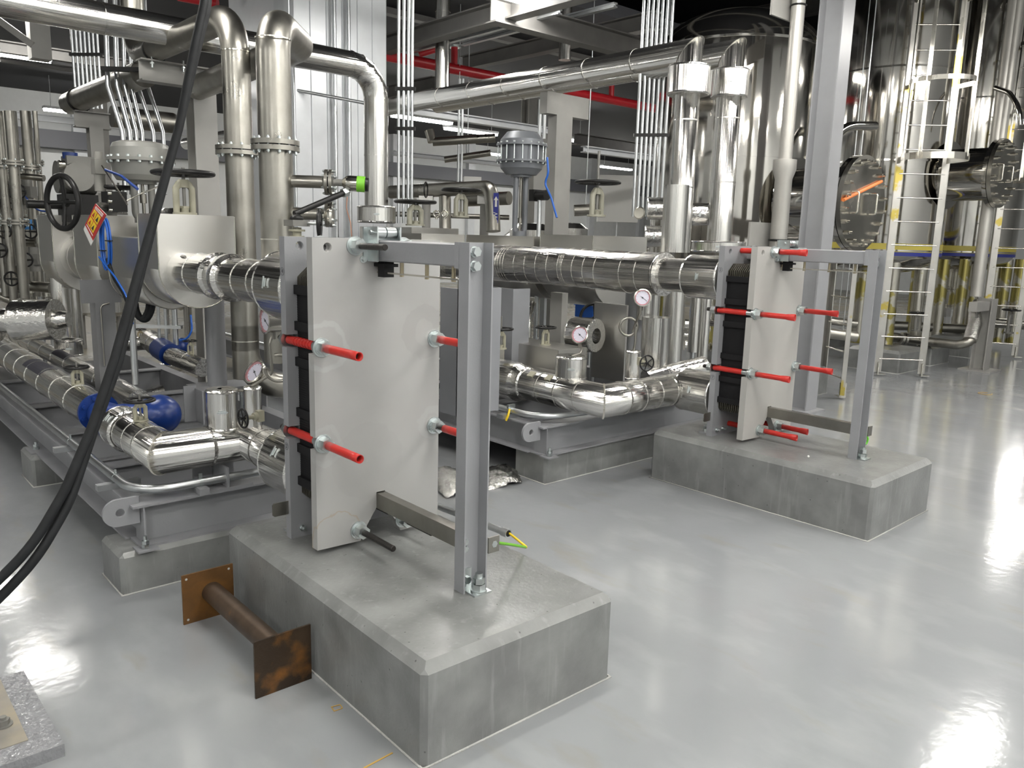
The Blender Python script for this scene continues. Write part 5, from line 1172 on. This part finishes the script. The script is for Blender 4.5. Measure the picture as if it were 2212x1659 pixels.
uu = (lb_-la).normalized(); nn = V(uu.y, -uu.x, 0)
ladder(la, lb_, .05, 6.0, 'caged stainless ladder in front of the first taped vessel', nn, cage=(2.62, 3.45, 4.4, 5.3))
q0 = at(2118, 770, z=0); q1 = at(2190, 775, z=0)
ladder(q0, q1, .05, 6.0, 'caged stainless ladder at the right edge of the picture', nn, cage=(2.55, 3.5, 4.4, 5.3))
r0 = at(1818, 863, z=0); r1 = r0+V(-.36, .28, 0)
ladder(r0, r1, .05, 1.5, 'plain steel ladder seen edge on behind the far exchanger', V(.6, .8, 0))
# ------------------------------------------------------------------ plinths of the vessels
plinth((-1.95, 8.97), (-1.27, 9.75, .29), 'chamfered concrete plinth at the foot of the caged ladder', .04)
plinth((-1.95, 10.1), (-1.32, 10.75, .27), 'concrete plinth behind the bent low pipe', .04)
plinth((-1.9, 11.5), (-1.3, 12.2, .29), 'concrete plinth right of the short steel stand', .04)
plinth((-3.3, 8.9), (-2.7, 9.5, .29), 'concrete plinth in the shade under the first taped vessel', .04)
plinth((-3.6, 10.4), (-3.0, 11.1, .29), 'rear concrete plinth under the first taped vessel', .04)
plinth((-1.9, 6.1), (-1.15, 6.9, .30), 'concrete plinth just right of the tall steel column', .04)
plinth((-3.1, 7.4), (-2.4, 8.0, .30), 'concrete plinth behind the edge on ladder', .04)
# short H stand with the low bent pipe
t = thing('pipe_stand', 'short pale steel H stand on a base plate right of the caged ladder', 'support', at(2118, 798, z=0), 'grey pipe supports')
b = at(2118, 800, z=0); MB_ = MB(); hcol(MB_, b.x+.07, b.y-.10, b.y+.10, .18, to_py(b, EZ, 645).z); MB_.build('shaft', 'beam', t)
MB().box((b.x-.22, b.y-.2, 0), (b.x+.18, b.y+.2, .018)).build('base_plate', 'beam', t); zt_ = to_py(b, EZ, 650).z
MB().box((b.x-.06, b.y-.55, zt_-.12), (b.x+.04, b.y-.1, zt_)).build('arm', 'beam', t)
p = at(2150, 400, d=10.3); q = to_py(p, EZ, 640)
vert(2140, -40, 640, 10.25, .075, 'matte grey round post standing on the short steel stand', m='matte', name='steel_post', group='steel posts', seams=None, pyref=400)
t = thing('stainless_pipe', 'low bent bare pipe with gate valve between the plinths', IP, at(2030, 740, d=10.9), 'bare stainless pipes')
MB().tube([at(1930, 728, d=11.2), at(2020, 740, d=10.9), at(2070, 745, d=10.7), at(2098, 738, d=10.6), at(2110, 700, d=10.8), at(2112, 650, d=10.9)], .062, .15, 6, 24).build('tube', 'brush', t)
MB().tube([at(2095, 735, d=10.62), at(2106, 700, d=10.7), at(2108, 665, d=10.8)], .085, .1, 6, 24).build('foil_wrap', 'foil', t)
for px in (1945, 1952, 1985, 1992): MB().cyl(at(px, 732, d=11.1), at(px+5, 733, d=11.1), .095, seg=24).build('flange', 'brush', t)
yoke_valve(at(1978, 715, d=11.0), .25, .10, 'small gate valve with dark handwheel beyond the caged ladder', .01, .05, m='cast')
yoke_valve(at(2178, 720, d=12.0), .35, .12, 'small gate valve near the right edge', .012, .06, m='cast')
for k, (a, b, dd_, r_) in enumerate((((1860, 700), (2120, 712), 12.5, .07), ((1790, 720), (1850, 728), 9.5, .06), ((1770, 690), (1850, 700), 10.5, .05), ((2060, 690), (2212, 702), 13., .08))):
    solo(MB().tube([at(*a, d=dd_), at(*b, d=dd_)], r_, seg=18), 'stainless_pipe', 'brush', ('low bare pipe passing behind the caged ladder', 'low bare pipe seen through the edge on ladder', 'upper bare pipe seen through the edge on ladder', 'low bare pipe running to the right edge')[k], IP, 'bare stainless pipes')
for k, (px, d) in enumerate(((1860, 11.2), (1905, 12.0), (2030, 12.4), (2075, 12.6), (2165, 13.2), (2195, 12.2))):
    vert(px, 560, 740, d, .085, 'yellow filmed vessel leg further back, %s' % ORD[k], m='film', name='vessel_leg', group='rear vessel legs', seams=None)
# hose arch between vessels, handrail pipe
solo(MB().tube([at(1742, 400, d=8), at(1760, 330, d=8), at(1830, 272, d=8.2), at(1890, 272, d=8.4)], .045, .5, 8, 20), 'curved_pipe', 'mirror', 'shiny curved pipe arching above the nearer manway', IP, 'curved shiny pipes')
solo(MB().tube([at(2205, 270, d=9.6), at(2200, 230, d=9.6), at(2180, 200, d=9.8), at(2150, 190, d=10)], .03, .3, 8, 16), 'curved_pipe', 'mirror', 'thin shiny bent pipe above the farther manway', IP, 'curved shiny pipes')
vert(2190, -60, 300, 9.9, .055, 'matte round post crossing the upper right corner', m='matte', name='steel_post', group='steel posts', seams=None, pyref=100)
# ================================================================== RIBBED PANEL ENCLOSURE
a = at(640, 300, x=-5.2); b = at(835, 300, x=-5.2)
t = thing('panel_enclosure', 'tall white ribbed metal panel enclosure behind the stainless pipes', 'enclosure', (-5.7, (a.y+b.y)/2, 0))
mb = MB(); y = a.y; pts = []
while y < b.y:
    pts += [(y, -5.2), (y+.17, -5.2), (y+.175, -5.212), (y+.185, -5.212)]; y += .19
pts += [(b.y, -5.2), (b.y, -6.6), (a.y, -6.6)]
pts = [(p[1], p[0]) for p in pts]
# rounded near corner
pts = [(-5.45, a.y-.1), (-5.3, a.y-.06), (-5.23, a.y-.02)]+pts[:-1]+[(-6.6, a.y-.1)]
mb.prism(pts, (0, 0, 0), EX, EY, EZ, 4.6).build('ribbed_cladding', 'rib', t)
for px, lb in ((725, 0), (755, 1)):
    p = at(px, 300, x=-5.14); MB().cyl((p.x, p.y, 1.3), (p.x, p.y, 4.6), .022, seg=12).build('surface_conduit', 'galv', t)
# drip line
solo(MB().tube([at(750, 425, x=-5.1), at(748, 450, x=-5.1), at(757, 480, x=-5.1), at(760, 512, x=-5.1)], .006, .2, seg=6), 'hanging_wire', 'wirepink', 'thin pale wire hanging on the ribbed panel', 'wire')
# ================================================================== LEFT BACKGROUND PIPE RACK
for k, (px, r_, d, y1) in enumerate(((8, .035, 7.4, 640), (24, .038, 7.2, 700), (34, .022, 7.8, 560), (46, .042, 7.0, 690), (52, .035, 7.9, 600), (78, .048, 7.8, 640), (97, .025, 8.6, 600))):
    p = at(px-14+k, 420, d=d); t = thing('manifold_pipe', 'vertical bare pipe of the far left pipe rack, %s' % ORD[k], IP, to_py(p, EZ, y1), 'left rack pipes')
    a, b = to_py(p, EZ, 240), to_py(p, EZ, y1); MB().tube([b, a], r_, seg=18).build('tube', 'brush', t)
    for yy in (352+5*(k % 3), 470+10*(k % 2)):
        c = to_py(p, EZ, yy); flange_pair(t, c, EZ, r_*2.1, .018, 6, br=.009)
for k, (px, py, dx) in enumerate(((15, 420, 1), (38, 440, 1), (60, 415, 1), (85, 500, 1), (20, 540, 1), (45, 600, 1), (75, 560, 1), (30, 500, -1))):
    p = at(px, py, d=7.4); t = thing('rack_valve', 'small %s valve body in the far left pipe rack, %s' % (('dark', 'steel')[k % 2], ORD[k]), 'valve', p, 'left rack valves')
    MB().obox(p, V(.7, .7, 0), V(-.7, .7, 0), EZ, .12, .10, .10).bevel(.02).cyl(p-EZ*.11, p+EZ*.11, .045, seg=16).build('body', 'cast' if k % 2 == 0 else 'brush', t)
    MB().cyl(p, p+V(.14, -.10, 0), .012, seg=8).build('stem', 'brush', t); wheel(MB(), p+V(.14, -.10, 0), V(.8, -.6, 0), .06, .008, 4).build('handwheel', 'black', t)
for k, (a, b, r_) in enumerate((((-10, 375), (95, 385), .03), ((-10, 520), (80, 525), .04), ((-10, 610), (110, 622), .05), ((55, 662), (115, 672), .045), ((0, 640), (60, 662), .04), ((20, 690), (75, 700), .03), ((-10, 575), (60, 582), .02))):
    solo(MB().tube([at(*a, d=7.6), at(*b, d=7.6)], r_, seg=16), 'manifold_pipe', 'brush', 'horizontal bare pipe of the far left rack, %s' % ORD[k].replace('left', 'top'), IP, 'left rack pipes')
solo(MB().obox(at(60, 485, d=7.3), EX, EY, EZ, .06, .06, .09), 'junction_box', 'bluebox', 'small blue junction box in the far left rack', 'box')
solo(MB().tube([at(55, 425, d=7.2), at(70, 445, d=7.2), at(85, 455, d=7.2), at(110, 458, d=7.2)], .008, .1, seg=6), 'air_tube', 'bluetubed', 'dark blue tube sagging at the far left rack', 'tube', 'blue air tubes')
t = thing('insulated_pipe', 'fat insulated drum lying across the far left end of the skid', IP, at(78, 738, d=5.9), 'insulated pipes')
c0, c1 = at(36, 692, d=5.75), at(122, 690, d=5.75)
MB().tube([c0, c1], .145, seg=40).build('cladding', 'clad', t); 
ax = (c1-c0).normalized()
MB().cyl(c0-ax*.14, c0, .085, seg=28).build('neck', 'clad', t); MB().lathe([(.09, -.30), (.155, -.29), (.158, -.16), (.10, -.15)], c0, ax, 36).build('rim_disc', 'clad', t)
MB().cyl(c1, c1+ax*.09, .07, .055, seg=28).build('neck', 'clad', t)
for k in (.15, .85): MB().obox(c0+(c1-c0)*k+EZ*.15, ax, V(-ax.y, ax.x, 0), EZ, .02, .06, .01).build('latch', 'cast', t)
vert(134, 600, 740, 6.3, .068, 'insulated riser left of the flat grey pedestal', seams=.3)
vert(160, 605, 745, 6.6, .060, 'second insulated riser touching the flat grey pedestal', seams=.3)
cover(at(150, 768, d=6.3), EZ, .10, .13, 'small insulated collar at the foot of the risers', .05)
# extra small-bore piping between the left rack and the boxes
random.seed(11)
for k in range(9):
    px = 6+11*k; d = 8.3+.15*(k % 4); p = at(px, 500, d=d); r_ = .014+.005*(k % 3)
    t = thing('small_bore_pipe', 'small bore bare pipe with unions in the left rack, %s' % ORD[k], IP, to_py(p, EZ, 690), 'small bore rack pipes')
    a, b = to_py(p, EZ, 300+20*(k % 4)), to_py(p, EZ, 690); MB().tube([b, a], r_, seg=10).build('tube', 'brush', t)
    for yy in (400+17*(k % 5), 560-13*(k % 4), 630): 
        c = to_py(p, EZ, yy); MB().cyl(c-EZ*.05, c+EZ*.05, r_*2.1, seg=10).hexa(c-EZ*.015, EZ, r_*2.9, .03).build('union', ('ladder', 'cast')[k % 2], t)
# ================================================================== DISTANT EQUIPMENT
for k, (px, py0, d, R) in enumerate(((90, 560, 12, .0),)): pass
t = thing('stainless_pipe', 'dull bare pipe with an elbow beyond the beam, left of the grey actuator', IP, at(1000, 430, d=9.2), 'bare stainless pipes')
dR = 9.2; p = at(845, 415, d=dR+.6); MB().tube([p, at(1060, 405, d=dR-.5), at(1063, 440, d=dR-.5), at(1066, 500, d=dR-.5)], .078, .12, 8, 28).build('tube', 'brush', t)
t2 = MB().cyl(at(961, 425, d=dR), at(962, 520, d=dR), .068, seg=24).build('branch', 'brush', t)
for px in (920, 1040): MB().torus(at(px, 410, d=dR-.1), V(.75, .66, 0), .084, .008, 24, 6).build('u_bolt', 'black', t)
solo(MB().tube([at(1010, 432, d=9.9), at(1100, 428, d=9.6)], .08, seg=24), 'stainless_pipe', 'brush', 'second dull pipe partly behind the grey actuator yoke', IP, 'bare stainless pipes')
e = at(1071, 455, d=8.62); t = thing('pipe_marker', 'blue pipe marker reading PTW with a white arrow', 'label', e-EZ*.12)
cdir = (CAM-e).normalized(); cdir.z = 0; cdir.normalize(); sd = cdir.cross(EZ).normalized()
MB().obox(e, sd, cdir, EZ, .055, .006, .37).build('blue_band', 'ptwblue', t)
text3d(t, 'PTW', e+cdir*.005-EZ*.09, EZ, cdir.cross(EZ), .07, 'white')
MB().prism([(-.012, -.05), (.012, -.05), (.012, .02), (.024, .02), (0, .06), (-.024, .02), (-.012, .02)], e+cdir*.004+EZ*.09, sd, EZ, cdir, .002).build('arrow', 'white', t)
# small pipe stools beyond
for k, (px, d) in enumerate(((921, 9.3), (1047, 8.9))):
    p = at(px, 432, d=d); t = thing('pipe_stool', 'white headed small pipe stool beyond the beam, %s' % ('left one', 'right one')[k], 'support', (p.x, p.y, 0), 'small pipe stools')
    MB().obox(p, V(.67, .74, 0), V(-.74, .67, 0), EZ, .16, .10, .09).build('head', 'white', t); MB().cyl((p.x, p.y, 0), (p.x, p.y, p.z-.045), .05, seg=16).build('post', 'beam', t)
p = at(1020, 393, d=13); t = thing('wall_box', 'white electrical box hanging beyond the lamps', 'box', p); MB().obox(p, V(.5, .86, 0), V(-.86, .5, 0), EZ, .28, .12, .16).build('case', 'white', t)
for k, (px, py, w, h, d) in enumerate(((1335, 430, .8, .9, 16), (1185, 350, .6, 1.2, 17))):
    p = at(px, py, d=d); solo(MB().obox(p, V(.7, .7, 0), V(-.7, .7, 0), EZ, w, .3, h), 'control_cabinet', 'white', ('white cabinet beyond the tallest handwheel', 'pale cabinet beyond the pale column')[k], 'cabinet', 'distant cabinets')
# far horizontal pipes
for k, (a, b, d, r_, m) in enumerate((((640, 195), (800, 225), 8.5, .018, 'galv'), ((935, 306), (1070, 298), 11., .06, 'brush'), ((927, 282), (934, 306), 11, .065, 'brush'), ((960, 345), (1060, 330), 11.5, .045, 'brush'), ((845, 462), (1100, 470), 9.8, .03, 'brush'), ((1240, 455), (1290, 452), 10, .07, 'brush'))):
    solo(MB().tube([at(*a, d=d), at(*b, d=d)], r_, seg=16), 'stainless_pipe', m, ('thin rail pipe across the ribbed panel', 'dull horizontal pipe under the long lamp', 'short drop of the dull pipe under the lamp', 'thin dull pipe below the lamp', 'low distant pipe behind the small stools', 'dull pipe end right of the pale column')[k], IP, 'distant pipes')
t = thing('sprinkler_pipe', 'red fire main hanging under the roof beams', IP, (-6.1, 6.7, 3.75), 'red fire pipes')
rp = at(900, 133, z=3.8); X0 = rp.x; ra = to_px(V(X0, 0, rp.z), EY, 820); rb = to_px(V(X0, 0, rp.z), EY, 1420)
MB().tube([ra, rb], .068, seg=24).build('main', 'redpipe', t)
for px in (981, 1320):
    c = to_px(V(X0, 0, rp.z), EY, px); MB().cyl(c, c+EZ*.27, .045, seg=16).build('branch', 'redpipe', t); MB().cyl(c+EZ*.27, c+EZ*.3, .09, seg=16).build('cap', 'zinc', t)
for k, (a, b, d) in enumerate((((975, 95), (1082, 65), 13), ((905, 118), (975, 96), 12.8), ((1270, 45), (1310, 30), 13), ((385, -8), (470, 8), 9))):
    solo(MB().tube([at(*a, d=d), at(*b, d=d)], .05, seg=16), 'sprinkler_pipe', 'redpipe', ('red branch pipe under the roof slab', 'short red branch pipe left of it', 'short red pipe far up by the roof', 'red pipe at the top left behind the big elbow')[k], IP, 'red fire pipes')
# ================================================================== ROOF STEEL
def roofbeam(p, e, px2, h, b, label, m='ceilbeam', nm='roof_beam'):
    q = to_px(p, e, px2); mb = MB(); ibeam(mb, p, q, h, b, .016, .012); return solo(mb, nm, m, label, 'beam', 'roof beams')
roofbeam(at(800, 108, z=3.9), EX, 1300, .20, .16, 'broad grey roof beam rising to the right above the red main')
roofbeam(at(1400, 112, z=3.85), EY*-1, 1060, .24, .16, 'roof beam falling to the right above the long pipes')
roofbeam(at(1000, 138, z=4.2), EX, 1420, .2, .16, 'roof beam crossing behind the insulated vertical pipe')
roofbeam(at(840, 200, z=4.0), EX, 940, .2, .16, 'short dark roof beam left of the red main')
roofbeam(at(640, -30, z=4.6), EY, 1500, .16, .14, 'high roof beam along the top edge')
roofbeam(at(1240, 300, z=3.6), EY, 1440, .22, .16, 'low dark beam right of the pale T support')
o_ = MB().box((XL, YF, 4.62), (-5.0, YB, 4.8)); struct('ceiling', o_, 'ceiling')
roofbeam(at(0, 100, z=3.7), EY, 440, .14, .1, 'light steel rail across the upper left corner')
roofbeam(at(0, 128, z=3.6), EY, 260, .06, .08, 'thin steel rail below the upper left one')
roofbeam(at(0, 245, z=3.1), EY, 640, .10, .08, 'thin pale rail at the left above the white wall', m='rib')
roofbeam(at(840, 232, z=3.25), EY, 1210, .10, .12, 'thin pale cable rail under the long pipes', m='rib')
roofbeam(at(1260, 322, z=3.0), EY, 1450, .10, .12, 'thin pale cable rail right of the T support', m='rib')
roofbeam(at(850, 330, z=2.9), EY, 1100, .08, .12, 'pale rail in the distance under the lamp', m='rib')
roofbeam(at(1000, 95, z=4.0), EX, 1330, .05, .06, 'slim galvanised rail crossing over the red main', m='galv')
roofbeam(at(860, 118, z=3.9), EX, 1210, .05, .06, 'second slim galvanised rail crossing over the red main', m='galv')
p = at(84, 90, d=9); solo(MB().box((p.x-.1, p.y-.1, to_py(p, EZ, 130).z), (p.x+.1, p.y+.1, to_py(p, EZ, -40).z)), 'steel_post', 'beam', 'pale hanging post in the upper left corner', 'post', 'steel posts')
p = at(30, 70, d=8.8); solo(MB().bar(at(-5, 42, d=8.8), at(72, 98, d=8.9), .07, .07), 'brace', 'beam', 'slanting brace in the upper left corner', 'brace')
for k in range(8):
    y = -4+3.6*k; solo(ibeam(MB(), (XL, y, 6.2), (XR, y, 6.2), .35, .2, .016, .012), 'roof_beam', 'ceilbeam', 'long roof beam spanning the hall, %s' % (ORD[k].replace('from the left', 'from the front')), 'beam', 'roof beams')
for k in range(6):
    x = -16+4*k; solo(ibeam(MB(), (x, YF, 5.6), (x, YB, 5.6), .25, .16, .014, .010), 'roof_beam', 'ceilbeam', 'lower roof purlin along the hall, %s' % ORD[k], 'beam', 'roof beams')
for k, (x, y) in enumerate(((-10.6, 6.6), (-10.6, 11), (-9, 16), (-13.5, 3), (-13.5, 9), (-13.5, 15), (-4.5, 19))):
    mb = MB(); ibeam(mb, (x, y, 0), (x, y, 4.6), .25, .25, .014, .01, up=EX); solo(mb, 'steel_column', 'beam', 'distant pale H column, %s' % ORD[k], 'column', 'steel columns')
# distant row of insulated boxes and tanks so that gaps show equipment
random.seed(3)
for k in range(12):
    x, y = -8.2-1.4*(k % 4)+random.uniform(-.4, .4), 1.5+2.2*k*.8+random.uniform(-.4, .4)
    R = random.uniform(.28, .5); h = random.uniform(1.2, 1.9)
    t = thing('distant_tank', 'small stainless tank far behind the skids, %s' % ORD[k], 'tank', (x, y, 0), 'distant tanks')
    MB().lathe([(.001, .35), (R, .5), (R, h), (R*.6, h+R*.3), (.001, h+R*.35)], (x, y, 0), EZ, 28, cap=False).build('shell', 'clad', t)
    for q in range(3): MB().cyl((x+R*.7*math.cos(2.1*q), y+R*.7*math.sin(2.1*q), 0), (x+R*.7*math.cos(2.1*q), y+R*.7*math.sin(2.1*q), .5), .03, seg=8).build('leg', 'beam', t)
for k in range(10):
    x = -7.5-.8*(k % 5); y = 2.5+1.7*k; z = 1.2+.18*(k % 3)
    solo(MB().tube([(x, y-1.2, z), (x, y+1.0, z), (x, y+1.0, z-1.3)], .05+.02*(k % 3), .15, 6, 18), 'stainless_pipe', ('brush', 'clad')[k % 2], 'distant elbowed pipe behind the skids, %s' % ORD[k], IP, 'distant pipes')
# ================================================================== BLACK CABLE HANGING IN FRONT
pts = [(447, -60), (440, 10), (420, 100), (388, 270), (345, 430), (296, 600), (248, 775), (196, 930), (140, 1060), (70, 1180), (-40, 1290), (-220, 1420), (-420, 1500)]
D_ = [2.35, 2.3, 2.25, 2.2, 2.15, 2.1, 2.05, 2.0, 1.95, 1.9, 1.85, 1.83, 1.85]
t = thing('power_cable', 'pair of thick black cables hanging from the ceiling to the lower left', 'cable', at(70, 1180, d=1.9))
MB().tube([at(*p, d=d) for p, d in zip(pts, D_)], .0115, .4, 5, 14).build('cable_strand', 'cable', t)
MB().tube([at(p[0]+3+6*math.sin(i*1.3)+(12 if p[1] > 1000 else 0), p[1]+4+(22 if p[1] > 1000 else 0), d=d+.012) for i, (p, d) in enumerate(zip(pts, D_))], .0115, .4, 5, 14).build('cable_strand', 'cable', t)
# paint marks on the floor
solo(MB().tube([at(716, 1527, z=.001), at(735, 1522, z=.001), at(740, 1530, z=.001), at(722, 1536, z=.001)], .002, .004, closed=True, seg=4), 'floor_mark', 'ochre', 'small ochre box drawn on the floor beside the near plinth', 'floor mark', 'floor marks')
solo(MB().bar(at(786, 1659, z=.001), at(848, 1626, z=.001), .006, .001), 'floor_mark', 'ochre', 'thin ochre line drawn on the floor at the bottom edge', 'floor mark', 'floor marks')
solo(MB().sphere(at(1746, 986, z=.343), .007), 'white_pellet', 'white', 'tiny white pellet lying on the far plinth', 'pellet')
solo(MB().torus(at(2128, 850, z=.004), EZ, .07, .0025, 24, 4, .9), 'wire_loop', 'ochre', 'small wire loop dropped on the open floor', 'wire')
# seams: silicone fillets where plinths meet the floor are part of the plinth paint

# ================================================================== HANGERS AND PROPS: every pipe run is carried by something
def bbox(o):
    pts = []
    for q in [o]+list(o.children_recursive):
        if q.type == 'MESH': pts += [q.matrix_world @ Vector(c) for c in q.bound_box]
    return V(*[min(p[i] for p in pts) for i in range(3)]), V(*[max(p[i] for p in pts) for i in range(3)])
bpy.context.view_layer.update()
PROP_UP = ['stainless_pipe.015', 'stainless_pipe.017', 'stainless_pipe.007', 'stainless_pipe.008', 'stainless_pipe.020', 'control_cabinet.001', 'conduit.013', 'conduit.015']
PROP_DOWN = ['control_cabinet', 'plastic_crate', 'manifold_pipe.005', 'manifold_pipe.006', 'insulation_box.010', 'insulated_pipe.016', 'insulated_pipe.022', 'pipe_stand.004', 'handwheel.014', 'valve_positioner.001']
for nm in PROP_UP+PROP_DOWN:
    o = bpy.data.objects.get(nm)
    if not o: continue
    lo, hi = bbox(o); c = (lo+hi)/2
    if nm in PROP_UP: MB().cyl((c.x, c.y, c.z), (c.x, c.y, 4.62), .006, seg=6).build('hanger_rod', 'galv', o)
    else: MB().cyl((c.x, c.y, 0), (c.x, c.y, c.z), .02, seg=10).build('prop', 'galv', o)
